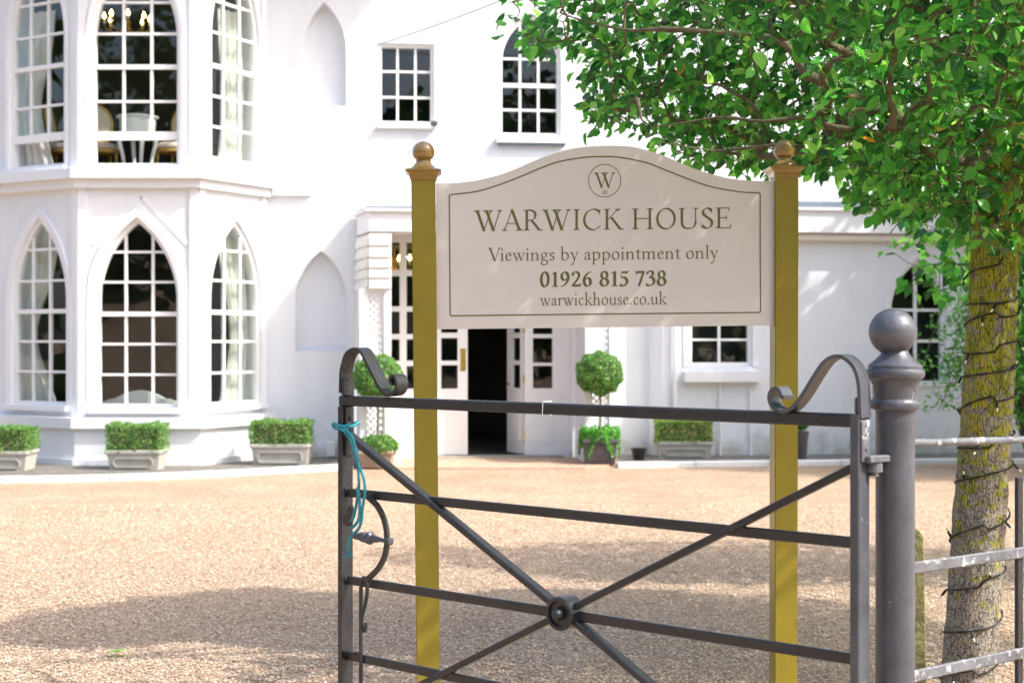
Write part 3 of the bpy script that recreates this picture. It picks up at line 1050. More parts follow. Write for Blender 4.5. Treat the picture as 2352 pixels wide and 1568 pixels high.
room(FD, FD.U(1560), FD.U(1745), 0.7, 2.9, 0.8, -0.205)
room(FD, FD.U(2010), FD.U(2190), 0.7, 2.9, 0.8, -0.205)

# ------------------------------------------------------------------ kerb, bed and paving
def kerb(pts):
    k = thing('kerb', None, None, pts[0])
    tag(k, kind='structure')
    ln = [(pts[i + 1] - pts[i]).length for i in range(len(pts) - 1)]
    fine = spline(pts, 24)
    acc, seg, last = 0.0, [fine[0]], fine[0]
    for p in fine[1:]:
        acc += (p - last).length
        seg.append(p)
        last = p
        if acc > 0.92 or p is fine[-1]:
            m = MB()
            vs, fs = [], []
            dz = random.uniform(-0.004, 0.004)
            for i, q in enumerate(seg):
                d = (seg[min(i + 1, len(seg) - 1)] - seg[max(i - 1, 0)]).normalized()
                if i == 0: q = q + d * 0.006
                if i == len(seg) - 1: q = q - d * 0.006
                nn = Vector((d.y, -d.x, 0))
                h = 0.066 + dz
                for o_, z in ((0, -0.02), (0, h - 0.012), (-0.014, h), (-0.13, h), (-0.13, -0.02)):
                    vs.append(q + nn * o_ + Vector((0, 0, z)))
            for i in range(len(seg) - 1):
                for j in range(5):
                    j2 = (j + 1) % 5
                    fs.append((i * 5 + j, i * 5 + j2, (i + 1) * 5 + j2, (i + 1) * 5 + j))
            fs.append((0, 1, 2, 3, 4)); e = (len(seg) - 1) * 5
            fs.append((e + 4, e + 3, e + 2, e + 1, e))
            m.add(vs, fs)
            m.build('kerb_stone', 'kerb_stone', k)
            seg, acc = [p], 0.0
KL = [ground_at(*q) for q in ((-160, 1112), (0, 1109), (180, 1106), (350, 1101), (520, 1094), (690, 1085), (810, 1079))]
KR = [ground_at(*q) for q in ((1420, 1075), (1780, 1070), (2100, 1067), (2352, 1065), (2520, 1064))]
kerb(KL)
kerb(KR)
bl = MB()
for kk, back in ((KL, [FB.pt(uB, 0, -0.02), FR.pt(uR, 0), FL.pt(-1.5, 0, -0.1)]), (KR, [FD.pt(FD.U(2560), 0, -0.02), FC.pt(U(1420), 0, -0.02)])):
    m = MB()
    pl = [(p.x, p.y + 0.06) for p in kk] + [(p.x, p.y) for p in back]
    m.prism(pl, [], lambda x, y, d: Vector((x, y, d)), 0.045, -0.05)
    tag(m.build('planting_bed', 'bed_soil'), kind='structure')
m = MB()
ap = [ground_at(880, 1078), ground_at(1345, 1077), ground_at(1420, 1068), FC.pt(U(1445), 0, -0.05), FC.pt(U(812), 0, -0.05), ground_at(826, 1073)]
m.prism([(p.x, p.y) for p in ap], [], lambda x, y, d: Vector((x, y, d)), 0.022, -0.05)
tag(m.build('entrance_paving', 'brick_paving'), kind='structure')
m = MB()
m.prism(rect(uS(995), uS(1290), 0.0, 0.05), [], FC.pt, 0.12, -0.2)
m.build('door_step', 'stone_path', house)

# ------------------------------------------------------------------ plants in front of the house
def hedge_points(x0, x1, y0, y1, z0, z1, n, r=rng):
    """points on and just under the faces of a clipped block, with outward normals"""
    dims = np.array([x1 - x0, y1 - y0, z1 - z0])
    areas = np.array([dims[0] * dims[2], dims[0] * dims[2], dims[1] * dims[2], dims[1] * dims[2], dims[0] * dims[1]])
    f = r.choice(5, n, p=areas / areas.sum())
    p = r.random((n, 3)) * dims + np.array([x0, y0, z0])
    nr = np.zeros((n, 3))
    for k, (ax, val, sg) in enumerate(((1, y0, -1), (1, y1, 1), (0, x0, -1), (0, x1, 1), (2, z1, 1))):
        s = f == k
        p[s, ax] = val - sg * np.abs(r.normal(0, 0.02, s.sum()))
        nr[s, ax] = sg
    p += r.normal(0, 0.010, p.shape)
    p += nr * (0.016 * np.sin(p[:, 0] * 14 + x0 * 9) * np.sin(p[:, 2] * 17 + 1) + 0.010 * np.sin(p[:, 0] * 41))[:, None]
    return p, nr

def soft(n, a=1.5, b=1.8, lo=0.0, hi=1.0):
    return lo + (hi - lo) * rng.beta(a, b, n)

def trough(px0, px1, ytop, yrim, ybot, depth, label, leaf='box_leaf', mname='trough_stone', dy=0.0, rot=0.0):
    Y = EYE * FPX / (ybot - CY)
    z_off = 0.0
    a, b = P(px0, ybot, Y), P(px1, ybot, Y)
    w = b.x - a.x
    cx = (a.x + b.x) / 2
    zr = P(px0, yrim, Y).z
    zt = P(px0, ytop, Y).z
    t = thing('hedge_planter', label, 'planter', (cx, Y + depth / 2, 0.0), 'clipped hedge planters along the house')
    m = MB()
    c = []
    for z, e in ((0.0, 0.035), (zr, 0.0)):
        c += [Vector((a.x + e, Y + e, z)), Vector((b.x - e, Y + e, z)), Vector((b.x - e, Y + depth - e, z)), Vector((a.x + e, Y + depth - e, z))]
    m.hexa(c)
    m.build('trough', mname, t)
    m = MB()
    m.bbox(Vector((cx, Y + depth / 2, zr - 0.012)), Vector((1, 0, 0)), Vector((0, 1, 0)), Vector((0, 0, 1)), w + 0.03, depth + 0.03, 0.05, 0.012)
    m.build('rim', mname, t)
    m = MB()
    x0, x1, z0, z1 = a.x + 0.075, b.x - 0.075, 0.07, zr - 0.075
    def fr(u, z, d): return Vector((u, Y + 0.03 - 0.035 * (z / zr) - d, z))
    ch = 0.035
    ou = [(x0 + ch, z0), (x1 - ch, z0), (x1, z0 + ch), (x1, z1 - ch), (x1 - ch, z1), (x0 + ch, z1), (x0, z1 - ch), (x0, z0 + ch)]
    s = 0.018
    inn = [(x0 + ch + s * .4, z0 + s), (x1 - ch - s * .4, z0 + s), (x1 - s, z0 + ch + s * .4), (x1 - s, z1 - ch - s * .4), (x1 - ch - s * .4, z1 - s), (x0 + ch + s * .4, z1 - s), (x0 + s, z1 - ch - s * .4), (x0 + s, z0 + ch + s * .4)]
    m.prism(ou, [inn], fr, 0.016, -0.01)
    m.build('panel_moulding', mname, t)
    e = 0.01
    p, nr = hedge_points(a.x - e, b.x + e, Y - e, Y + depth + e, zr - 0.01, zt - 0.02, 5200)
    v, f = leaf_patches(p, nr, 0.026, 0.65, 0.75)
    o = mesh_np('hedge', v, f, leaf, t, soft(len(p)), 2)
    tag(o, kind='stuff')
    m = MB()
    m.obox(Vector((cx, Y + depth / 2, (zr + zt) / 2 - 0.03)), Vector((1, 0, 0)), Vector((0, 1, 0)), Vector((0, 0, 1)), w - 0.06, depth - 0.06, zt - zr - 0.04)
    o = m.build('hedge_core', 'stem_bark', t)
    return t

trough(-80, 60, 978, 1038, 1090, 0.42, 'stone trough with clipped box hedge cut off by the left edge')
trough(244, 366, 972, 1036, 1088, 0.40, 'stone trough with clipped box hedge under the middle bay window')
trough(576, 708, 964, 1022, 1077, 0.42, 'stone trough with clipped box hedge at the right corner of the bay')
trough(1512, 1636, 962, 1016, 1061, 0.38, 'pale trough with yellowish mixed hedge under the small sill', 'mixed_leaf')

def ball_points(c, r, n, squash=0.92):
    d = unit(rng.normal(0, 1, (n, 3)))
    rad = r * (1 - np.abs(rng.normal(0, 0.10, n)) + 0.05 * np.sin(d[:, 0] * 9 + d[:, 2] * 7 + c[0]) + 0.045 * np.sin(d[:, 1] * 13 + d[:, 0] * 6) * np.sin(d[:, 2] * 11))
    p = d * rad[:, None] * np.array([1, 1, squash]) + np.array(c)
    return p, d

def topiary(px, ybot, ytop_ball, r_px, y_pot, pot_w, label, pot_m, under_leaf, n_under, hang):
    Y = EYE * FPX / (ybot - CY) + pot_w / 2
    base = P(px, ybot, Y)
    base.z = 0.022
    sc = Y / FPX
    t = thing('topiary_tree', label, 'topiary', base, 'ball topiary trees beside the entrance')
    zr = P(px, y_pot, Y).z
    m = MB()
    w0, w1 = pot_w * 0.86, pot_w
    c = []
    for z, w in ((base.z, w0), (zr, w1)):
        c += [Vector((base.x - w / 2, Y - w / 2, z)), Vector((base.x + w / 2, Y - w / 2, z)), Vector((base.x + w / 2, Y + w / 2, z)), Vector((base.x - w / 2, Y + w / 2, z))]
    m.hexa(c)
    m.build('pot', pot_m, t)
    m = MB()
    h = zr - base.z
    def fr(u, z, d): return Vector((base.x + u, Y - (w0 + (w1 - w0) * (z - base.z) / h) / 2 - d, z))
    x1 = w0 / 2 - 0.03
    ou = rect(-x1, x1, base.z + 0.05, zr - 0.06)
    m.prism(ou, [rect(-x1 + 0.02, x1 - 0.02, base.z + 0.07, zr - 0.08)], fr, 0.012, -0.01)
    m.build('pot_moulding', pot_m, t)
    m = MB()
    m.bbox(Vector((base.x, Y, zr - 0.015)), Vector((1, 0, 0)), Vector((0, 1, 0)), Vector((0, 0, 1)), w1 + 0.03, w1 + 0.03, 0.045, 0.01)
    m.build('pot_rim', pot_m, t)
    rb = r_px * sc
    zc = P(px, ytop_ball, Y).z - rb * 0.93
    MB().tube([(base.x, Y, zr - 0.1), (base.x + 0.012, Y, (zr + zc) / 2), (base.x, Y, zc)], 0.014, 8).build('stem', 'stem_bark', t)
    p, d = ball_points((base.x, Y, zc), rb, 6500)
    v, f = leaf_patches(p, d, 0.034, 0.6, 0.7)
    o = mesh_np('crown', v, f, 'box_leaf', t, soft(len(p)), 2)
    tag(o, kind='stuff')
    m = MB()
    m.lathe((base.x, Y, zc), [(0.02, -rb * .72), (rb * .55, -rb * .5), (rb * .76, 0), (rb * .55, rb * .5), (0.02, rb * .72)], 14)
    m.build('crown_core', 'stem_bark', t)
    n = n_under
    if hang:
        a = rng.random(n) * 6.283
        q = rng.random(n)
        rad = w1 * (0.35 + 0.28 * np.sqrt(q))
        z = zr + 0.09 - 0.26 * np.maximum(q - 0.45, 0) * (1 + np.sin(a * 5)) + rng.normal(0, 0.03, n)
        p = np.stack([base.x + rad * np.cos(a), Y + rad * np.sin(a), z], 1)
        d = np.stack([np.cos(a), np.sin(a), np.full(n, .6)], 1)
    else:
        p, d = ball_points((base.x + 0.02, Y - 0.03, zr + 0.05), w1 * 0.6, n, 0.62)
    v, f = leaf_patches(p, d, 0.034, 0.7, 0.8)
    o = mesh_np('underplanting', v, f, under_leaf, t, soft(len(p)), 2)
    tag(o, kind='stuff')

topiary(866, 1078, 812, 58, 1034, 0.40, 'ball topiary in a clay pot behind the gate latch post', 'pot_clay', 'box_leaf', 3000, False)
topiary(1377, 1071, 806, 55, 1008, 0.42, 'ball topiary in a dark square pot right of the open door', 'pot_lead', 'trailing_leaf', 3600, True)

# small pots
def round_pot(px, ybot, wpx, hpx, name, label, mname, plant=None):
    Y = EYE * FPX / (ybot - CY)
    b = P(px, ybot, Y); b.z = 0.045
    r = wpx / 2 * Y / FPX
    h = hpx * Y / FPX
    t = thing(name, label, 'pot', b)
    m = MB()
    m.lathe(b, [(r * .72, 0), (r * .95, h * .86), (r * 1.06, h * .86), (r * 1.06, h), (r * .92, h), (r * .88, h * .8), (0.01, h * .78)], 20)
    m.build('pot', mname, t)
    if plant:
        p, d = ball_points((b.x, b.y, b.z + h * 1.35), r * 1.0, 900, 1.2)
        v, f = leaf_patches(p, d, 0.04, 0.5, 0.9)
        tag(mesh_np('foliage', v, f, 'shrub_leaf', t, soft(len(p)), 2), kind='stuff')
    return t
round_pot(1467, 1063, 36, 26, 'plant_pot', 'small empty black pot by the wall beside the dark square pot', 'plastic_black')
round_pot(1840, 1062, 34, 64, 'plant_pot', 'grey pot with dark plant just right of the right sign post', 'pot_lead', True)

# white folding board leaning by the left trellis
Yb = 17.5
t = thing('folding_board', 'white folding board standing beside the left topiary', 'board', P(905, 1062, Yb) * Vector((1, 1, 0)) if False else Vector((P(905, 1062, Yb).x, Yb, 0.02)))
zt_ = P(0, 915, Yb).z
for dx0, dx1, dy in ((884, 894, 0.0), (897, 917, 0.0), (880, 884, 0.28)):
    a, b = P(dx0, 915, Yb), P(dx1, 1062, Yb)
    a.z, b.z = zt_, 0.02
    a.y += 0.14; b.y += dy
    MB().bar(a, b, Vector((1, 0, 0)), 0.045, 0.03).build('leg', 'easel_white', t)
a = P(884, 915, Yb); a.z = zt_; a.y += 0.14
b = P(897, 915, Yb); b.z = zt_; b.y += 0.14
MB().bar(a - Vector((0.03, 0, 0)), b + Vector((0.03, 0, 0)), Vector((0, 0, 1)), 0.05, 0.034).build('top_rail', 'easel_white', t)

# ------------------------------------------------------------------ inside the bay rooms
def curtain(F, xa, xb, ytop, ybot, d, label, gather=0.5, waves=7):
    """hanging folds, drawn in towards the tie at mid height"""
    u0, u1 = F.px(xa, CY, d)[0], F.px(xb, CY, d)[0]
    z1, z0 = F.px((xa + xb) / 2, ytop, d)[1], F.px((xa + xb) / 2, ybot, d)[1]
    nu, nz = 64, 30
    vs, fs = [], []
    for j in range(nz + 1):
        t = j / nz
        pull = 1 - gather * math.exp(-((t - 0.38) / 0.30) ** 2)
        for i in range(nu + 1):
            s = i / nu
            u = u0 + (u1 - u0) * s * pull
            vs.append(F.pt(u, z0 + (z1 - z0) * t, d + 0.035 * math.sin(s * waves * 6.283) + 0.012 * math.sin(s * 31 + t * 3)))
    for j in range(nz):
        for i in range(nu):
            q = j * (nu + 1) + i
            fs.append((q, q + 1, q + nu + 2, q + nu + 1))
    m = MB()
    m.add(vs, fs, True)
    b = F.pt((u0 + u1) / 2, z0, d)
    o = m.build('curtain', 'curtain', None, b)
    tag(o, label, 'curtain', 'cream curtains in the bay')
curtain(FL, 30, 128, 30, 384, -0.24, 'cream curtain in the upper left bay window', 0.35, 5)
curtain(FR, 577, 500, 30, 372, -0.24, 'cream curtain in the upper right bay window', 0.15, 6)
curtain(FL, 30, 138, 520, 925, -0.24, 'cream curtain in the lower left bay window', 0.5, 6)
curtain(FR, 584, 500, 520, 925, -0.24, 'cream curtain in the lower right bay window', 0.35, 6)

# white table with curved legs behind the raised sash
YT = 18.15
tc_ = P(316, 384, YT); fl = 3.62
t = thing('side_table', 'white table with curved legs inside the upper middle window', 'table', (tc_.x, YT, fl))
zt_ = P(0, 268, YT).z
r0 = 46 * YT / FPX
MB().lathe((tc_.x, YT, zt_ - 0.025), [(r0, 0), (r0 * 1.03, 0.008), (r0 * 1.03, 0.018), (r0, 0.025)], 28).build('table_top', 'furniture_white', t)
za_ = P(0, 309, YT).z
MB().lathe((tc_.x, YT, za_), [(r0 * .80, 0), (r0 * .86, 0.05), (r0 * .9, zt_ - za_ - 0.026)], 28).build('apron', 'furniture_white', t)
for k in range(4):
    a = 0.5 + k * math.pi / 2
    c, s_ = math.cos(a), math.sin(a)
    pr = [(r0 * .80, za_ + 0.02), (r0 * .90, za_ - 0.10), (r0 * .74, za_ - 0.28), (r0 * .66, fl + 0.12), (r0 * .78, fl)]
    pts = spline([(tc_.x + c * r, YT + s_ * r, z) for r, z in pr], 6)
    MB().tube(pts, [0.032 - 0.016 * i / len(pts) for i in range(len(pts))], 8).build('leg', 'furniture_white', t)

def chair(px, Y, face, label):
    c = P(px, CY, Y)
    t = thing('chair', label, 'chair', (c.x, Y, fl), 'gilt chairs in the upper bay room')
    ca, sa = math.cos(face), math.sin(face)
    q = lambda x, y, z: Vector((c.x + x * ca - y * sa, Y + x * sa + y * ca, fl + z))
    prof = [(0.215, 0.41), (0.235, 0.43), (0.235, 0.46), (0.19, 0.495), (0.01, 0.51)]
    m = MB(); m.lathe(q(0, 0, 0), prof, 24); m.build('seat', 'upholstery', t)
    m = MB(); m.lathe(q(0, 0, 0), [(0.20, 0.36), (0.222, 0.37), (0.222, 0.409), (0.20, 0.409)], 24); m.build('seat_frame', 'gold_frame', t)
    for x, y in ((-.16, -.15), (.16, -.15), (-.15, .16), (.15, .16)):
        m = MB(); m.tube([q(x, y, 0.37), q(x * 1.02, y * 1.02, 0.2), q(x * 1.12, y * 1.15, 0.0)], [0.022, 0.018, 0.012], 8); m.build('leg', 'gold_frame', t)
    ring = [q(0.19 * math.cos(a), 0.20 + 0.03 * math.sin(a), 0.78 + 0.24 * math.sin(a)) for a in np.linspace(0, 2 * math.pi, 30)]
    m = MB(); m.tube(ring, 0.018, 8); m.build('back_frame', 'gold_frame', t)
    vs = [q(0, 0.2, 0.78)] + [q(0.175 * math.cos(a), 0.20 + 0.03 * math.sin(a), 0.78 + 0.225 * math.sin(a)) for a in np.linspace(0, 2 * math.pi, 25)[:-1]]
    off = q(0, 0.025, 0) - q(0, 0, 0)
    n = len(vs)
    m = MB(); m.add(vs + [v + off for v in vs], [(0, i, i % 24 + 1) for i in range(1, 25)] + [(n, n + i % 24 + 1, n + i) for i in range(1, 25)] + [(i, n + i, n + i % 24 + 1, i % 24 + 1) for i in range(1, 25)])
    m.build('back_pad', 'upholstery', t)
    for s_ in (-1, 1):
        m = MB(); m.tube([q(s_ * .14, .17, .40), q(s_ * .12, .19, .58)], 0.015, 8); m.build('back_post', 'gold_frame', t)
chair(232, 18.5, 0.5, 'gilt chair left of the white table upstairs')
chair(402, 18.45, -0.4, 'gilt chair right of the white table upstairs')
chair(150, 18.5, 1.6, 'gilt chair with oval back in the upper left bay window')

def chandelier(c, r, n, label, drop):
    t = thing('chandelier', label, 'chandelier', c)
    c = Vector(c)
    MB().lathe(c, [(0.012, drop), (0.012, 0.12), (0.05, 0.06), (0.03, 0.0), (0.06, -0.06), (0.01, -0.12)], 14).build('stem', 'gold_frame', t)
    for k in range(n):
        a = k * 2 * math.pi / n + 0.3
        d = Vector((math.cos(a), math.sin(a), 0))
        pts = spline([c + Vector((0, 0, -0.02)), c + d * r * .5 + Vector((0, 0, -0.09)), c + d * r * .95 + Vector((0, 0, -0.03)), c + d * r + Vector((0, 0, 0.03))], 5)
        ar = MB().tube(pts, 0.009, 6).build('arm', 'gold_frame', t)
        MB().lathe(c + d * r + Vector((0, 0, 0.03)), [(0.02, 0), (0.016, 0.06)], 8).build('candle_tube', 'furniture_white', ar)
        MB().lathe(c + d * r + Vector((0, 0, 0.091)), [(0.012, 0), (0.027, 0.025), (0.018, 0.055), (0.004, 0.085)], 10).build('bulb', 'lamp_glow', ar)
chandelier(P(292, 62, 19.4), 0.30, 8, 'lit candle chandelier in the upper middle bay window', 1.1)
chandelier(P(906, 612, 19.9), 0.22, 6, 'lit chandelier in the entrance hall left of the doors', 0.28)

# white camel-backed sofa seen at the foot of the lower middle window
YS = 18.05
t = thing('sofa', 'white sofa with curved back inside the lower middle window', 'sofa', (P(320, CY, YS).x, YS, 0.30))
x0, x1 = P(238, CY, YS).x, P(405, CY, YS).x
zt_ = P(0, 896, YS).z
out = [(x0, 0.45), (x1, 0.45)]
for k in range(21):
    s_ = 1 - k / 20
    out.append((x0 + (x1 - x0) * s_, zt_ - 0.17 + 0.17 * max(0, math.sin(s_ * math.pi)) ** 1.3 + 0.025 * (1 if abs(s_ - .5) > .36 else 0)))
MB().prism(out, [], lambda u, z, d: Vector((u, YS - d, z)), 0.06, -0.06).build('back', 'furniture_white', t)
MB().bbox(Vector(((x0 + x1) / 2, YS + 0.36, 0.58)), Vector((1, 0, 0)), Vector((0, 1, 0)), Vector((0, 0, 1)), x1 - x0, 0.58, 0.16, 0.03).build('seat', 'furniture_white', t)
for x in (x0 + 0.05, x1 - 0.05):
    for y in (YS, YS + 0.58):
        MB().tube([(x, y, 0.52), (x, y, 0.30)], [0.03, 0.018], 8).build('leg', 'gold_frame', t)

# overhead cables and the small flood lamp on the entrance front
def cable(name, a, b, sag, r, label):
    pts = []
    for k in range(25):
        s_ = k / 24
        p = Vector(a).lerp(Vector(b), s_)
        p.z -= sag * 4 * s_ * (1 - s_)
        pts.append(p)
    tag(MB().tube(pts, r, 6).build(name, 'cable_grey', None, pts[0]), label, 'cable')
a = FC.pt(U(866), FC.px(866, 106)[1], 0.06)
cable('overhead_cable', a, P(1700, -260, 15.0), 0.12, 0.011, 'grey overhead cable rising right from the square upper window')
a = FC.pt(U(852), FC.px(852, 62)[1], 0.06)
cable('overhead_cable', a, P(1500, -320, 15.4), 0.10, 0.006, 'thin upper cable above the square upper window')
t = thing('flood_lamp', 'small flood lamp on the sill of the square upper window', 'lamp', FC.pt(U(996), FC.px(996, 296)[1], 0.0))
m = MB(); m.bbox(FC.pt(U(996), FC.px(996, 288)[1], 0.16), FC.u, FC.n, Vector((0, 0, 1)), 0.09, 0.10, 0.06, 0.012); m.build('housing', 'pot_lead', t)
m = MB(); m.tube([FC.pt(U(998), FC.px(998, 292)[1], 0.0), FC.pt(U(998), FC.px(998, 292)[1], 0.12)], 0.012, 8); m.build('bracket', 'pot_lead', t)

# ------------------------------------------------------------------ lettering: a pen-drawn roman alphabet, cap height 1
class Pen:
    def __init__(s, T=0.125, h=0.042, ser=0.034, nib=22):
        s.T, s.h, s.ser, s.nib = T, h, ser, R(nib)
        s.polys = []
    def poly(s, p):
        s.polys.append([[tuple(q) for q in p]])
    def dia(s, x0, y0, x1, y1, w):
        s.poly([(x0 - w / 2, y0), (x0 + w / 2, y0), (x1 + w / 2, y1), (x1 - w / 2, y1)])
    def serif(s, x, y, w, l, r, up):
        t, b = s.ser, 0.075
        pts = [(x - w / 2 - l, y), (x + w / 2 + r, y), (x + w / 2 + r, y + up * t)]
        for k in range(1, 5):
            q = k / 4
            pts.append((x + w / 2 + r * (1 - q) ** 2 * 0.8, y + up * (t + b * q * q)))
        for k in range(4, 0, -1):
            q = k / 4
            pts.append((x - w / 2 - l * (1 - q) ** 2 * 0.8, y + up * (t + b * q * q)))
        pts.append((x - w / 2 - l, y + up * t))
        s.poly(pts)
    def stem(s, x, y0, y1, w=None, bot=True, top=True, sl=0.10):
        w = w or s.T
        s.dia(x, y0, x, y1, w)
        if bot: s.serif(x, y0, w, sl, sl, 1)
        if top: s.serif(x, y1, w, sl, sl, -1)
    def flag(s, x, y, w=None, l=0.12):        # slanted head of a small letter's stem
        w = w or s.T
        s.poly([(x + w / 2, y + 0.02), (x - w / 2 - l, y - 0.075), (x - w / 2 - l * 0.9, y - 0.105), (x - w / 2, y - 0.10), (x - w / 2, y - 0.2), (x + w / 2, y - 0.2)])
    def curve(s, pts, closed=False, n=8, T=None, h=None, ends=(1, 1)):
        T = T or s.T
        h = h or s.h
        if closed:
            c = [Vector((p[0], p[1])) for p in pts]
        else:
            c = spline([(p[0], p[1]) for p in pts], n)
        m = len(c)
        strip = []
        for i in range(m):
            a = c[(i - 1) % m] if closed else c[max(i - 1, 0)]
            b = c[(i + 1) % m] if closed else c[min(i + 1, m - 1)]
            d = (b - a)
            an = math.atan2(d.y, d.x)
            w = h + (T - h) * abs(math.sin(an - s.nib)) ** 1.25
            if not closed:
                q = i / (m - 1)
                w *= min(1, ends[0] + (1 - ends[0]) * q * 5) * min(1, ends[1] + (1 - ends[1]) * (1 - q) * 5)
            d.normalize()
            nn = Vector((-d.y, d.x)) * (w / 2)
            strip.append((c[i] + nn, c[i] - nn))
        quads = []
        for i in range(m if closed else m - 1):
            j = (i + 1) % m
            quads.append([tuple(strip[i][0]), tuple(strip[i][1]), tuple(strip[j][1]), tuple(strip[j][0])])
        s.polys.append(quads)
    def ring(s, x, y, rx, ry, T=None, h=None):
        s.curve([(x + rx * math.cos(a), y + ry * math.sin(a)) for a in np.linspace(0, 2 * math.pi, 49)[:-1]], True, T=T, h=h)
    def dot(s, x, y, r):
        s.poly([(x + r * math.cos(a), y + r * math.sin(a)) for a in np.linspace(0, 2 * math.pi, 17)[:-1]])

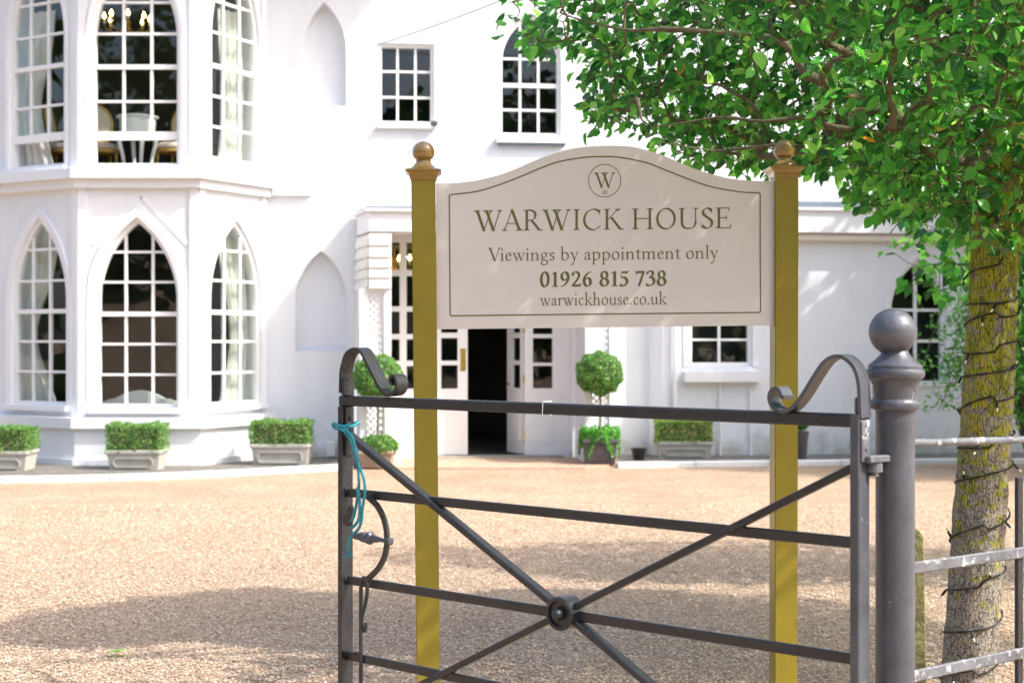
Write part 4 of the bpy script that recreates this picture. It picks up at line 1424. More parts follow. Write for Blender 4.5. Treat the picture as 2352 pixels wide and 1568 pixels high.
XH = 0.60
def glyph(ch, bold=False):
    p = Pen(0.185, 0.065, 0.045, 18) if bold else Pen()
    T, h = p.T, p.h
    adv = 0.5
    if ch == 'W':
        adv = 1.52
        for k in (0, 1):
            x = 0.19 + k * 0.47
            p.dia(x, 1, x + 0.36, -0.015, 0.145)
            p.dia(x + 0.34, -0.015, x + 0.68, 1, 0.05)
            p.serif(x, 1, 0.145, 0.10, 0.08, -1)
        p.serif(0.87, 1, 0.05, 0.06, 0.1, -1)
        p.serif(1.34, 1, 0.05, 0.11, 0.11, -1)
    elif ch == 'V':
        adv = 1.06
        p.dia(0.18, 1, 0.55, -0.02, 0.145); p.dia(0.53, -0.02, 0.90, 1, 0.05)
        p.serif(0.18, 1, 0.145, 0.11, 0.1, -1); p.serif(0.90, 1, 0.05, 0.12, 0.1, -1)
    elif ch == 'A':
        adv = 1.12
        p.dia(0.17, 0, 0.545, 1.03, 0.05); p.dia(0.53, 1.03, 0.93, 0, 0.145)
        p.poly([(0.28, 0.335), (0.80, 0.335), (0.80, 0.375), (0.28, 0.375)])
        p.serif(0.17, 0, 0.05, 0.11, 0.13, 1); p.serif(0.93, 0, 0.145, 0.13, 0.10, 1)
    elif ch == 'R':
        adv = 1.02
        p.stem(0.21, 0, 1)
        p.curve([(0.2, 0.975), (0.40, 0.98), (0.58, 0.90), (0.64, 0.74), (0.58, 0.58), (0.42, 0.50), (0.24, 0.485)])
        p.dia(0.44, 0.51, 0.85, 0.0, 0.15)
        p.poly([(0.78, 0), (1.03, 0), (1.03, 0.03), (0.9, 0.06), (0.78, 0.09)])
    elif ch == 'I':
        adv = 0.47
        p.stem(0.235, 0, 1)
    elif ch == 'C':
        adv = 1.06
        p.curve([(0.93, 0.84), (0.76, 0.965), (0.58, 0.985), (0.32, 0.88), (0.17, 0.63), (0.155, 0.40), (0.27, 0.15), (0.50, 0.015), (0.70, 0.02), (0.96, 0.18)], n=7)
        p.poly([(0.915, 0.72), (0.945, 0.72), (0.955, 0.99), (0.925, 0.99), (0.905, 0.9)])
    elif ch == 'K':
        adv = 1.05
        p.stem(0.21, 0, 1)
        p.dia(0.27, 0.48, 0.77, 1, 0.058); p.serif(0.77, 1, 0.05, 0.12, 0.12, -1)
        p.dia(0.42, 0.60, 0.90, 0, 0.15)
        p.poly([(0.82, 0), (1.09, 0), (1.09, 0.03), (0.96, 0.06), (0.82, 0.10)])
    elif ch == 'H':
        adv = 1.17
        p.stem(0.21, 0, 1); p.stem(0.94, 0, 1)
        p.poly([(0.25, 0.49), (0.9, 0.49), (0.9, 0.535), (0.25, 0.535)])
    elif ch == 'O':
        adv = 1.16
        p.ring(0.58, 0.495, 0.435, 0.49)
    elif ch == 'U':
        adv = 1.13
        p.dia(0.22, 0.34, 0.22, 1, T); p.serif(0.22, 1, T, 0.11, 0.11, -1)
        p.curve([(0.22, 0.36), (0.245, 0.18), (0.36, 0.05), (0.56, 0.01), (0.76, 0.05), (0.885, 0.20), (0.905, 0.36)], T=0.115)
        p.dia(0.905, 0.34, 0.905, 1, 0.055); p.serif(0.905, 1, 0.055, 0.12, 0.12, -1)
    elif ch == 'S':
        adv = 0.74
        p.curve([(0.58, 0.86), (0.44, 0.97), (0.30, 0.965), (0.165, 0.86), (0.175, 0.70), (0.31, 0.575), (0.47, 0.47), (0.595, 0.32), (0.57, 0.14), (0.43, 0.03), (0.27, 0.025), (0.12, 0.14)], T=0.14, n=7)
        p.poly([(0.575, 0.72), (0.60, 0.72), (0.60, 0.99), (0.575, 0.99), (0.555, 0.9)])
        p.poly([(0.10, 0.27), (0.075, 0.27), (0.075, 0.0), (0.10, 0.0), (0.125, 0.09)])
    elif ch == 'E':
        adv = 0.92
        p.stem(0.21, 0, 1)
        p.poly([(0.2, 1), (0.2, 0.957), (0.68, 0.957), (0.72, 0.80), (0.745, 0.80), (0.735, 1)])
        p.poly([(0.25, 0.49), (0.55, 0.49), (0.585, 0.40), (0.605, 0.40), (0.605, 0.63), (0.585, 0.63), (0.55, 0.535), (0.25, 0.535)])
        p.poly([(0.2, 0), (0.80, 0), (0.84, 0.22), (0.81, 0.22), (0.745, 0.045), (0.2, 0.045)])
    elif ch in 'il':
        adv = 0.36
        top = XH if ch == 'i' else 1.04
        p.stem(0.18, 0, top - 0.05, 0.105, top=False, sl=0.075); p.flag(0.18, top, 0.105, 0.09)
        if ch == 'i': p.dot(0.17, 0.86, 0.068)
    elif ch in 'nhmru':
        w = 0.105
        if ch == 'u':
            adv = 0.76
            p.dia(0.17, 0.17, 0.17, XH - 0.03, w); p.flag(0.17, XH, w, 0.09)
            p.curve([(0.17, 0.20), (0.20, 0.08), (0.30, 0.025), (0.42, 0.05), (0.56, 0.16)], T=w, h=0.04)
            p.dia(0.565, 0.02, 0.565, XH - 0.03, w); p.flag(0.565, XH, w, 0.09)
            p.poly([(0.52, 0.12), (0.52, 0.0), (0.70, 0.03), (0.70, 0.055), (0.62, 0.07)])
        else:
            top = 1.04 if ch == 'h' else XH
            p.stem(0.18, 0, top - 0.05, w, top=False, sl=0.075); p.flag(0.18, top, w, 0.09)
            if ch == 'r':
                adv = 0.50
                p.curve([(0.2, 0.40), (0.27, 0.51), (0.36, 0.575), (0.44, 0.56)], T=0.09, h=0.045); p.dot(0.425, 0.545, 0.058)
            else:
                k = 2 if ch == 'm' else 1
                adv = 0.78 if k == 1 else 1.17
                for j in range(k):
                    x = 0.18 + j * 0.395
                    p.curve([(x + 0.02, 0.42), (x + 0.11, 0.525), (x + 0.23, 0.575), (x + 0.345, 0.52), (x + 0.395, 0.38)], T=w, h=0.04)
                    p.stem(x + 0.395, 0, 0.42, w, top=False, sl=0.075)
    elif ch == 'e':
        adv = 0.60
        p.curve([(0.475, 0.375), (0.44, 0.52), (0.31, 0.585), (0.17, 0.50), (0.115, 0.30), (0.18, 0.10), (0.33, 0.03), (0.53, 0.15)], T=0.11)
        p.poly([(0.13, 0.335), (0.50, 0.355), (0.50, 0.395), (0.13, 0.37)])
    elif ch == 'c':
        adv = 0.58
        p.curve([(0.47, 0.49), (0.33, 0.58), (0.18, 0.49), (0.12, 0.29), (0.19, 0.10), (0.34, 0.03), (0.52, 0.14)], T=0.11); p.dot(0.45, 0.495, 0.052)
    elif ch == 'o':
        adv = 0.70
        p.ring(0.35, 0.30, 0.24, 0.285, T=0.11)
    elif ch in 'bp':
        adv = 0.74
        if ch == 'b':
            p.dia(0.17, 0.04, 0.17, 1.0, 0.10); p.flag(0.17, 1.04, 0.10, 0.09)
        else:
            p.stem(0.17, -0.36, XH - 0.03, 0.10, top=False, sl=0.08); p.flag(0.17, XH, 0.10, 0.09)
        p.curve([(0.17, 0.42), (0.28, 0.55), (0.42, 0.575), (0.57, 0.47), (0.62, 0.29), (0.55, 0.10), (0.39, 0.015), (0.25, 0.035), (0.15, 0.09)], T=0.11)
    elif ch == 'w':
        adv = 1.0
        for k in (0, 1):
            x = 0.13 + k * 0.34
            p.dia(x, XH, x + 0.22, -0.01, 0.105); p.dia(x + 0.21, -0.01, x + 0.41, XH, 0.042)
            p.serif(x, XH, 0.10, 0.075, 0.065, -1)
        p.serif(0.88, XH, 0.042, 0.09, 0.07, -1)
    elif ch == 'y':
        adv = 0.68
        p.dia(0.14, XH, 0.37, 0.0, 0.105); p.dia(0.56, XH, 0.29, -0.20, 0.045)
        p.curve([(0.30, -0.18), (0.22, -0.32), (0.11, -0.345)], T=0.07, h=0.05); p.dot(0.12, -0.33, 0.052)
        p.serif(0.14, XH, 0.10, 0.08, 0.075, -1); p.serif(0.56, XH, 0.045, 0.09, 0.075, -1)
    elif ch == 's':
        adv = 0.48
        p.curve([(0.38, 0.49), (0.28, 0.575), (0.17, 0.555), (0.105, 0.46), (0.16, 0.36), (0.30, 0.28), (0.385, 0.17), (0.34, 0.06), (0.22, 0.02), (0.08, 0.09)], T=0.105, n=6)
        p.poly([(0.375, 0.42), (0.395, 0.42), (0.395, 0.59), (0.37, 0.56)]); p.poly([(0.07, 0.17), (0.05, 0.17), (0.05, 0.0), (0.08, 0.04)])
    elif ch == 'a':
        adv = 0.60
        p.curve([(0.12, 0.45), (0.19, 0.555), (0.31, 0.58), (0.41, 0.50), (0.42, 0.34), (0.42, 0.12), (0.47, 0.045), (0.57, 0.07)], T=0.10)
        p.curve([(0.42, 0.36), (0.27, 0.30), (0.14, 0.22), (0.11, 0.12), (0.18, 0.035), (0.30, 0.06), (0.42, 0.17)], T=0.10, h=0.045); p.dot(0.135, 0.45, 0.052)
    elif ch == 'g':
        adv = 0.66
        p.ring(0.29, 0.395, 0.175, 0.185, T=0.10)
        p.curve([(0.19, 0.23), (0.12, 0.14), (0.17, 0.06), (0.34, 0.025), (0.50, -0.02), (0.555, -0.13), (0.46, -0.28), (0.28, -0.335), (0.11, -0.27), (0.09, -0.15), (0.21, -0.02)], T=0.10, h=0.05)
        p.curve([(0.42, 0.51), (0.52, 0.55), (0.60, 0.54)], T=0.06, h=0.05)
    elif ch == 't':
        adv = 0.44
        p.dia(0.20, 0.15, 0.20, 0.60, 0.105)
        p.poly([(0.05, 0.555), (0.40, 0.555), (0.40, 0.60), (0.2525, 0.60), (0.2525, 0.78), (0.05, 0.58)])
        p.curve([(0.20, 0.18), (0.225, 0.06), (0.31, 0.025), (0.42, 0.075)], T=0.105)
    elif ch == 'k':
        adv = 0.74
        p.stem(0.18, 0, 0.99, 0.105, top=False, sl=0.075); p.flag(0.18, 1.04, 0.105, 0.09)
        p.dia(0.22, 0.29, 0.54, 0.575, 0.05); p.serif(0.54, XH, 0.05, 0.09, 0.09, -1)
        p.dia(0.32, 0.37, 0.62, 0, 0.115); p.serif(0.62, 0, 0.115, 0.06, 0.08, 1)
    elif ch == '.':
        adv = 0.32
        p.dot(0.15, 0.065, 0.068)
    elif ch == ' ':
        adv = 0.36
    # bold figures
    elif ch == '0':
        adv = 0.72; p.ring(0.36, 0.5, 0.225, 0.475)
    elif ch == '1':
        adv = 0.56
        p.dia(0.30, 0, 0.30, 0.98, T); p.serif(0.30, 0, T, 0.12, 0.12, 1)
        p.poly([(0.39, 1.0), (0.07, 0.87), (0.07, 0.83), (0.30, 0.86), (0.39, 0.8)])
    elif ch == '2':
        adv = 0.70
        p.curve([(0.12, 0.72), (0.19, 0.91), (0.34, 0.965), (0.50, 0.87), (0.52, 0.68), (0.40, 0.43), (0.12, 0.08)], T=0.17, h=0.07)
        p.poly([(0.06, 0), (0.62, 0), (0.67, 0.24), (0.63, 0.24), (0.55, 0.145), (0.14, 0.145), (0.06, 0.06)])
    elif ch == '3':
        adv = 0.68
        p.curve([(0.10, 0.77), (0.20, 0.92), (0.35, 0.96), (0.48, 0.86), (0.46, 0.70), (0.30, 0.56)], T=0.16, h=0.07)
        p.curve([(0.24, 0.555), (0.44, 0.53), (0.55, 0.38), (0.53, 0.17), (0.36, 0.04), (0.18, 0.035), (0.08, 0.09)], T=0.19, h=0.07); p.dot(0.10, 0.095, 0.07)
    elif ch == '5':
        adv = 0.66
        p.poly([(0.19, 0.98), (0.56, 0.98), (0.61, 1.05), (0.64, 1.04), (0.56, 0.83), (0.20, 0.83), (0.17, 0.66), (0.11, 0.56)])
        p.curve([(0.13, 0.585), (0.34, 0.57), (0.50, 0.43), (0.51, 0.21), (0.36, 0.05), (0.19, 0.035), (0.09, 0.09)], T=0.19, h=0.08); p.dot(0.11, 0.095, 0.07)
    elif ch in '69':
        adv = 0.72
        q = [(0.60, 0.97), (0.38, 0.86), (0.20, 0.62), (0.155, 0.36), (0.22, 0.12), (0.37, 0.03), (0.53, 0.13), (0.565, 0.32), (0.50, 0.50), (0.36, 0.555), (0.20, 0.45)]
        if ch == '9':
            q = [(0.72 - x, 0.99 - y) for x, y in q]
        p.curve(q, T=0.185, h=0.06, n=7)
    elif ch == '7':
        adv = 0.66
        p.poly([(0.08, 0.98), (0.62, 0.98), (0.62, 0.93), (0.50, 0.835), (0.16, 0.835), (0.09, 0.72), (0.05, 0.72)])
        p.dia(0.56, 0.95, 0.26, -0.01, 0.155)
    elif ch == '8':
        adv = 0.72
        p.ring(0.36, 0.735, 0.185, 0.225, T=0.165, h=0.07)
        p.ring(0.36, 0.265, 0.225, 0.24, T=0.185, h=0.07)
    return p.polys, adv

def bevel(o, w, seg=1, ang=35):
    bm = bmesh.new()
    bm.from_mesh(o.data)
    es = [e for e in bm.edges if len(e.link_faces) == 2 and e.calc_face_angle(0) > R(ang)]
    bmesh.ops.bevel(bm, geom=es, offset=w, segments=seg, affect='EDGES', clamp_overlap=True)
    bm.to_mesh(o.data)
    bm.free()
    return o

# ------------------------------------------------------------------ the sign
FS = Facet((P(1390, CY, 5.5).x, 5.5), 3)
sp = lambda x, y, d=0.0: FS.pt(*FS.px(x, y, d), d)
sign = thing('house_sign', 'cream arched name board between two gold posts with ball finials', 'sign', (FS.O.x, 5.5, 0))
top_edge = [(1001, 421), (1050, 420), (1102, 413), (1162, 397), (1223, 371), (1262, 356), (1306, 343), (1350, 337), (1394, 334.5), (1430, 335.5), (1462, 339), (1522, 357), (1562, 374), (1602, 390), (1642, 402), (1682, 411), (1734, 415.5), (1779, 416)]
te = [tuple(v) for v in spline([(a, b) for a, b in top_edge], 5)]
outline = [FS.px(1003, 756), FS.px(1779, 747)] + [FS.px(a, b) for a, b in reversed(te)]
board = bevel(MB().prism(outline, [], FS.pt, 0.0, -0.030).build('board', 'sign_board', sign), 0.0022, 2, 50)
def strip2d(pts, wpx, closed=False):
    """a painted line of even width as quads in picture units"""
    pts = [Vector((p[0], p[1])) for p in pts]
    n = len(pts)
    s = []
    for i in range(n):
        a = pts[(i - 1) % n] if closed else pts[max(i - 1, 0)]
        b = pts[(i + 1) % n] if closed else pts[min(i + 1, n - 1)]
        d1 = (pts[i] - a).normalized() if (pts[i] - a).length > 1e-6 else (b - pts[i]).normalized()
        d2 = (b - pts[i]).normalized() if (b - pts[i]).length > 1e-6 else d1
        n1, n2 = Vector((-d1.y, d1.x)), Vector((-d2.y, d2.x))
        m = (n1 + n2)
        m = m / max(0.5, m.length_squared / 2) if m.length > 1e-6 else n1
        s.append((pts[i] + m * wpx / 2, pts[i] - m * wpx / 2))
    return [(s[i][0], s[i][1], s[(i + 1) % n][1], s[(i + 1) % n][0]) for i in range(n if closed else n - 1)]
def painted(name, quads, lift, mname='sign_green'):
    m = MB()
    for q in quads:
        m.add([sp(p[0], p[1], lift) for p in q], [tuple(range(len(q)))])
    return m.build(name, mname, board)
bt = [(1036, 447), (1094, 440), (1148, 424), (1202, 403), (1242, 386), (1282, 372), (1338, 362), (1380, 360), (1422, 361.5), (1482, 373), (1522, 388), (1562, 404), (1602, 419), (1642, 431), (1702, 441), (1743, 443)]
bt = [tuple(v) for v in spline(bt, 5)]
loop = [(1034, 722), (1037, 725), (1390, 721), (1744, 717.5), (1747, 714.5), (1746, 580), (1746, 446)] + bt[::-1] + [(1032, 450), (1033, 590)]
painted('border_line', strip2d(loop, 2.9, True), 0.0007)
circ = [(1389 + 37 * math.cos(a), 415 + 37.5 * math.sin(a)) for a in np.linspace(0, 2 * math.pi, 65)[:-1]]
painted('emblem_ring', strip2d(circ, 1.7, True), 0.0007)
for cx_ in (1386.8, 1391.2):
    c = [(cx_ + 3.6 * math.cos(a), 442 + 3.9 * math.sin(a)) for a in np.linspace(0, 2 * math.pi, 25)[:-1]]
    painted('emblem_small_ring', strip2d(c, 0.9, True), 0.0007 + (0.00006 if cx_ > 1389 else 0))

def text(s, x0, x1, base, cap, bold=False, kern={}):
    gl = [glyph(c, bold) for c in s]
    pos, x = [], 0.0
    for i, (pl, adv) in enumerate(gl):
        x += kern.get(s[max(i - 1, 0):i + 1], 0.0) if i else 0.0
        pos.append(x)
        x += adv
    lo = min(q[0] + pos[i] for i, (pl, a) in enumerate(gl) for grp in pl for po in grp for q in po)
    hi = max(q[0] + pos[i] for i, (pl, a) in enumerate(gl) for grp in pl for po in grp for q in po)
    k = (x1 - x0) / (hi - lo)
    for i, (pl, adv) in enumerate(gl):
        if not pl:
            continue
        m = MB()
        for j, grp in enumerate(pl):
            for po in grp:
                pts = []
                for q in po:
                    X = x0 + (q[0] + pos[i] - lo) * k
                    Yp = base - q[1] * cap - 0.0116 * (X - 1389)
                    pts.append(sp(X, Yp, 0.0007 + j * 0.00005))
                m.add(pts, [tuple(range(len(pts)))])
        m.build('letter', 'sign_green', board)
text('WARWICK HOUSE', 1088, 1680, 527.5, 47.5, kern={'WA': -0.12, 'AR': -0.04, 'RW': -0.06, 'CK': 0.02, 'K ': 0.02})
text('Viewings by appointment only', 1120, 1650, 596.5, 30.5, kern={'Vi': -0.14, 'ew': -0.02, 'wi': -0.02})
text('01926 815 738', 1240, 1531, 657.5, 35, True)
text('warwickhouse.co.uk', 1240, 1532, 700.5, 29.5)
text('W', 1364.5, 1413.5, 431, 34.5, True)

def sign_post(xt0, xt1, xb0, xb1, ytop, bx, by):
    """a square post read at its head and at the foot of the picture, taken down to the ground"""
    d = 0.022
    tl, tr = sp(xt0, ytop, d), sp(xt1, ytop, d)
    bl_, br = sp(xb0, 1568, d), sp(xb1, 1568, d)
    k = (tl.z + 0.0) / (tl.z - bl_.z)
    gl_, gr = tl + (bl_ - tl) * k, tr + (br - tr) * k
    back = FS.n * -0.093
    m = MB()
    m.hexa([gl_, gr, gr + back, gl_ + back, tl, tr, tr + back, tl + back])
    o = bevel(m.build('post', 'sign_gold', sign), 0.003, 2)
    c = (tl + tr + back) / 2
    px = 5.5 / FPX
    w = (tr - tl).length / 2
    zz = lambda y: sp(bx, y, -0.02).z
    m = MB()
    q = math.sqrt(2)
    rot = math.pi / 4 + R(3)
    m.lathe((c.x, c.y, 0), [((w + 0.002) * q, zz(ytop + 3)), ((w + 0.005) * q, zz(ytop + 1)), ((w + 0.006) * q, zz(ytop - 9)), ((w + 0.0155) * q, zz(ytop - 14)), ((w + 0.023) * q, zz(ytop - 17)), ((w + 0.023) * q, zz(ytop - 20)),
                            ((w + 0.0145) * q, zz(ytop - 22)), ((w + 0.000) * q, zz(ytop - 25)), (w * 0.80 * q, zz(ytop - 30)), (w * 0.62 * q, zz(ytop - 38))], 4, False, rot)
    cap_ = bevel(m.build('cap', 'finial_paint', o), 0.0018, 2, 25)
    m = MB()
    rb = 25.5 * px
    zc = zz(by)
    pr = [(w * 0.78, zz(ytop - 30)), (w * 0.66, zz(ytop - 36)), (w * 0.60, zz(ytop - 42)), (w * 0.64, zz(ytop - 43)), (w * 0.64, zz(ytop - 45)), (w * 0.58, zz(ytop - 46))]
    for k in range(2, 19):
        a = -math.pi / 2 + math.pi * k / 18
        if zc + rb * math.sin(a) > zz(ytop - 46) + 0.001:
            pr.append((max(0.0006, rb * math.cos(a)), zc + rb * math.sin(a)))
    m.lathe((c.x, c.y, 0), pr, 36)
    m.build('ball_finial', 'finial_paint', o)
sign_post(944.5, 1000.0, 957.0, 1010.5, 413, 967, 350)
sign_post(1781.0, 1834.5, 1779.5, 1831.5, 407, 1805, 346)

# ------------------------------------------------------------------ the iron gate
FG = Facet((0.858, 3.6), -40.17)
gp = lambda x, y, d=0.0: FG.pt(*FG.px(x, y, d), d)
GL, GR = -1.868, 0.024
gate = thing('iron_gate', 'dark iron field gate with scrolled ends and crossed braces, standing open', 'gate', FG.pt(GL / 2, 0, 0))
up = Vector((0, 0, 1))
NG = FG.n
zb = [1.3505, 1.042, 0.748, 0.494, 0.255, 0.07]
def gbar(u0, z0, u1, z1, h, t, name, m='iron_paint', d=0.0, ch=0.003):
    a, b = FG.pt(u0, z0, d), FG.pt(u1, z1, d)
    q = MB()
    q.bar(a, b, NG, t, h, ch)
    return q.build(name, m, gate)
gbar(GL - 0.008, zb[0], GR, zb[0], 0.034, 0.034, 'top_rail', ch=0.004)
for z in zb[1:]:
    gbar(GL, z, GR, z, 0.029, 0.014, 'bar')
gbar(GL + 0.0095, 0.04, GL + 0.0095, zb[0] - 0.0175, 0.019, 0.056, 'stile')
gbar(GR, 0.04, GR, zb[0] + 0.016, 0.026, 0.060, 'stile', 'iron_worn')
bc = FG.px(1300, 1405)
gbar(bc[0] - 0.03, bc[1] + 0.016, GL + 0.02, 1.243, 0.020, 0.034, 'brace', d=0.004)
gbar(bc[0] + 0.03, bc[1] + 0.016, GR - 0.008, 1.236, 0.020, 0.028, 'brace', d=0.004)
gbar(bc[0] - 0.03, bc[1] - 0.016, GL + 0.02, 0.27, 0.020, 0.028, 'brace', d=0.004)
gbar(bc[0] + 0.03, bc[1] - 0.016, GR - 0.008, 0.25, 0.020, 0.034, 'brace', d=0.004)
bo = MB()
bo.lathe(FG.pt(bc[0], bc[1], -0.03), [(0.046, 0), (0.050, 0.006), (0.050, 0.064), (0.046, 0.068), (0.038, 0.067), (0.036, 0.058), (0.020, 0.057), (0.0185, 0.068), (0.014, 0.080), (0.008, 0.086), (0.001, 0.088)], 36, True, ax=NG)
boss = bo.build('boss', 'iron_paint', gate)
for e in boss.data.polygons: e.use_smooth = True
# scrolls
ls = [(779.5, 902), (780.5, 870), (782, 849), (790, 818), (800, 806), (810, 801.5), (820, 802.5), (830, 813), (842, 837), (859, 870.6), (873, 896), (880, 903.5), (888, 907), (899, 904), (906, 895), (909, 883), (907, 871), (901, 863), (895, 867), (894.5, 876), (900, 882)]
pts = spline([FG.pt(*FG.px(x, y, 0.027), 0.0) for x, y in ls], 4)
m = MB(); m.ribbon(pts, NG, 0.052, 0.010); m.build('scroll', 'iron_paint', gate)
rs = [(1975, 960), (1973.5, 930), (1972.5, 900), (1970, 875), (1964, 853), (1951.7, 833.5), (1930.5, 819), (1909, 820), (1888, 835), (1867, 866), (1840.8, 908), (1820, 934), (1801, 945.5), (1783, 941.7), (1769, 927), (1766, 908), (1773, 894), (1784, 892), (1791, 901), (1794, 910), (1801, 913)]
pts = spline([FG.pt(*FG.px(x, y, 0.027), 0.0) for x, y in rs], 4)
m = MB(); m.ribbon(pts, NG, 0.054, 0.0095); m.build('scroll', 'iron_worn', gate)
# cheek pieces below the scrolls
gbar(GL + 0.022, zb[0] + 0.0172, GL + 0.022, zb[0] + 0.072, 0.014, 0.05, 'scroll_foot')
us_ = FG.px(1973, 930, 0.027)[0]
gbar(us_ - 0.0105, zb[0] + 0.0172, us_ - 0.0105, zb[0] + 0.060, 0.011, 0.050, 'scroll_foot', 'iron_worn', ch=0.005)
# bolted plate on the latch stile, bolts
gbar(GL + 0.024, 1.165, GL + 0.024, zb[0] - 0.018, 0.010, 0.038, 'plate', d=-0.004)
def bolt(c, ax, r=0.007, l=0.006, par=None, m_='iron_paint'):
    q = MB(); q.lathe(c - ax * 0.004, [(r, 0), (r, l + 0.002), (r * 0.75, l + 0.005), (r * 0.2, l + 0.006)], 8, False, ax=ax)
    return q.build('bolt', m_, par or gate)
ui = FG.u
for z in (1.292, 1.252): bolt(FG.pt(GL + 0.029, z, -0.004), ui)
for z in (1.052, 0.752, 0.500):
    bolt(FG.pt(GL + 0.019, z, 0.006), ui, 0.009)
for z in (1.042, 0.748):
    bolt(FG.pt(GL + 0.095, z, 0.007), NG, 0.006)
# latch: sprung bow, bolt, thumb plate
bow = [(846, 1141), (868, 1163), (884, 1198), (889, 1238), (884, 1275), (868, 1306), (842, 1331)]
pts = spline([FG.pt(*FG.px(x, y, 0.018), 0.018) for x, y in bow], 6)
m = MB(); m.ribbon(pts, NG, 0.011, 0.017); m.build('latch_bow', 'iron_paint', gate)
a, b = gp(812, 1229, 0.018), gp(899, 1243, 0.018)
ax = (b - a).normalized()
L_ = (b - a).length
m = MB()
m.lathe(a, [(0.010, 0), (0.012, L_ * .05), (0.012, L_ * .2), (0.016, L_ * .22), (0.018, L_ * .30), (0.014, L_ * .34), (0.014, L_ * .38), (0.021, L_ * .41), (0.021, L_ * .47), (0.014, L_ * .50), (0.013, L_ * .56), (0.007, L_ * .74), (0.007, L_ * .88), (0.012, L_ * .89), (0.013, L_ * .99), (0.009, L_)], 18, ax=ax)
m.build('latch_bolt', 'iron_worn', gate)
th = [(796, 1207), (788, 1203), (786, 1195), (793, 1178), (799, 1162), (805, 1160), (808, 1170), (806, 1195), (803, 1208)]
fth = lambda u, z, d: FG.pt(u, z, 0.034 + d)
m = MB(); m.prism([FG.px(x + 3, y, 0.034) for x, y in th], [], fth, 0.006, -0.006); m.build('thumb_plate', 'iron_paint', gate)
# drop bolt with hooked handle and its guide
u_ = FG.px(829, 1400, 0.012)[0]
m = MB(); m.tube([FG.pt(u_, 0.735, 0.012), FG.pt(u_, 0.05, 0.012)], 0.0065, 10); m.build('drop_bolt', 'iron_paint', gate)
hk = [(832, 1328), (838, 1326), (843, 1340), (843, 1362), (838, 1390), (832, 1415), (831, 1435), (835, 1448), (840, 1443), (840, 1428)]
pts = spline([FG.pt(*FG.px(x, y, 0.022), 0.022) for x, y in hk], 5)
m = MB(); m.tube(pts, 0.0062, 8); m.build('bolt_handle', 'iron_paint', gate)
gbar(GL + 0.012, 0.513, GL + 0.075, 0.513, 0.006, 0.03, 'bolt_guide', d=0.012, ch=0.001)
# hinge: strap on the stile, eye and pin towards the post
m = MB()
m.prism([FG.px(x, y, 0) for x, y in ((1978, 948), (1992, 946), (1999, 956), (1996, 975), (1999, 1000), (2004, 1012), (2006, 1046), (1980, 1048))], [], lambda u, z, d: FG.pt(0.0145 + d, z, -u - 0.004), 0.005, -0.002) if False else None
m.bbox(FG.pt(GR + 0.0165, 1.300, 0.004), FG.u, NG, up, 0.008, 0.040, 0.105, 0.003)
st = m.build('hinge_strap', 'iron_pale', gate)
for z in (1.34, 1.318, 1.28):
    bolt(FG.pt(GR + 0.019, z, 0.006), FG.u, 0.006, 0.004, st, 'iron_pale')
PC = Vector((0.979, 3.635, 0))
zh = 1.55 - (1052 - 784) / FPX * 3.6
h0 = FG.pt(GR + 0.012, zh, 0.01)
h1 = Vector((PC.x - 0.035, PC.y - 0.02, zh))
m = MB(); m.bar(h0, h1, NG, 0.05, 0.018, 0.003); m.build('hinge_arm', 'iron_pale', gate)
hm = h0.lerp(h1, 0.55)
m = MB(); m.lathe(hm - up * 0.044, [(0.012, 0), (0.012, 0.010), (0.022, 0.011), (0.022, 0.034)], 14); m.build('hinge_pin', 'iron_pale', gate)

# white cable tie on the top rail
ct = FG.px(1246, 938, 0.02)
loop = [(-0.021, -0.021), (0.021, -0.021), (0.021, 0.021), (-0.021, 0.021)]
m = MB(); m.tube([FG.pt(ct[0] + 0.002 * math.sin(i), zb[0] + a, b) for i, (a, b) in enumerate(loop + loop[:1])], 0.0016, 6)
o = m.build('cable_tie', 'tie_white', None, FG.pt(ct[0], zb[0], 0))
tag(o, 'thin white cable tie round the top rail of the gate', 'cable tie')

# teal rope round the latch stile
def rope_strand(pts, r=0.0042, turns=150.0):
    fine = spline(pts, 14)
    out = []
    L = 0.0
    tr_ = [[], []]
    for i, p in enumerate(fine):
        if i: L += (fine[i] - fine[i - 1]).length
        d = (fine[min(i + 1, len(fine) - 1)] - fine[max(i - 1, 0)]).normalized()
        n1 = d.orthogonal().normalized(); b1 = d.cross(n1)
        x = Vector((0.3, -0.9, 0.2)); n1 = (x - d * x.dot(d)).normalized(); b1 = d.cross(n1)
        for k in range(2):
            a = L * turns * 2.2 + k * math.pi
            tr_[k].append(p + (n1 * math.cos(a) + b1 * math.sin(a)) * r * 0.62)
    return tr_
su = GL + 0.0095
def q_(u, z, d): return FG.pt(su + u, z, d)
zr_ = 1.262
rope = thing('rope', 'teal twisted rope tied round the latch end of the gate', 'rope', FG.pt(su, zr_, 0.03))
wraps = [q_(-0.022, zr_ + 0.004, 0.036), q_(0.004, zr_ - 0.004, 0.042), q_(0.024, zr_ - 0.002, 0.020), q_(0.030, zr_ + 0.008, -0.02), q_(0.018, zr_ + 0.013, -0.044), q_(-0.012, zr_ + 0.010, -0.044), q_(-0.022, zr_ + 0.004, -0.005), q_(-0.024, zr_ + 0.010, 0.030), q_(-0.004, zr_ + 0.012, 0.043), q_(0.024, zr_ + 0.004, 0.030), q_(0.034, zr_ + 0.012, 0.012)]
hang1 = [gp(786, 986, 0.045), gp(800, 1000, 0.048), gp(814, 1040, 0.046), gp(823, 1080, 0.044), gp(824, 1120, 0.042), gp(818, 1160, 0.043), gp(812, 1185, 0.044), gp(807, 1197, 0.044)]
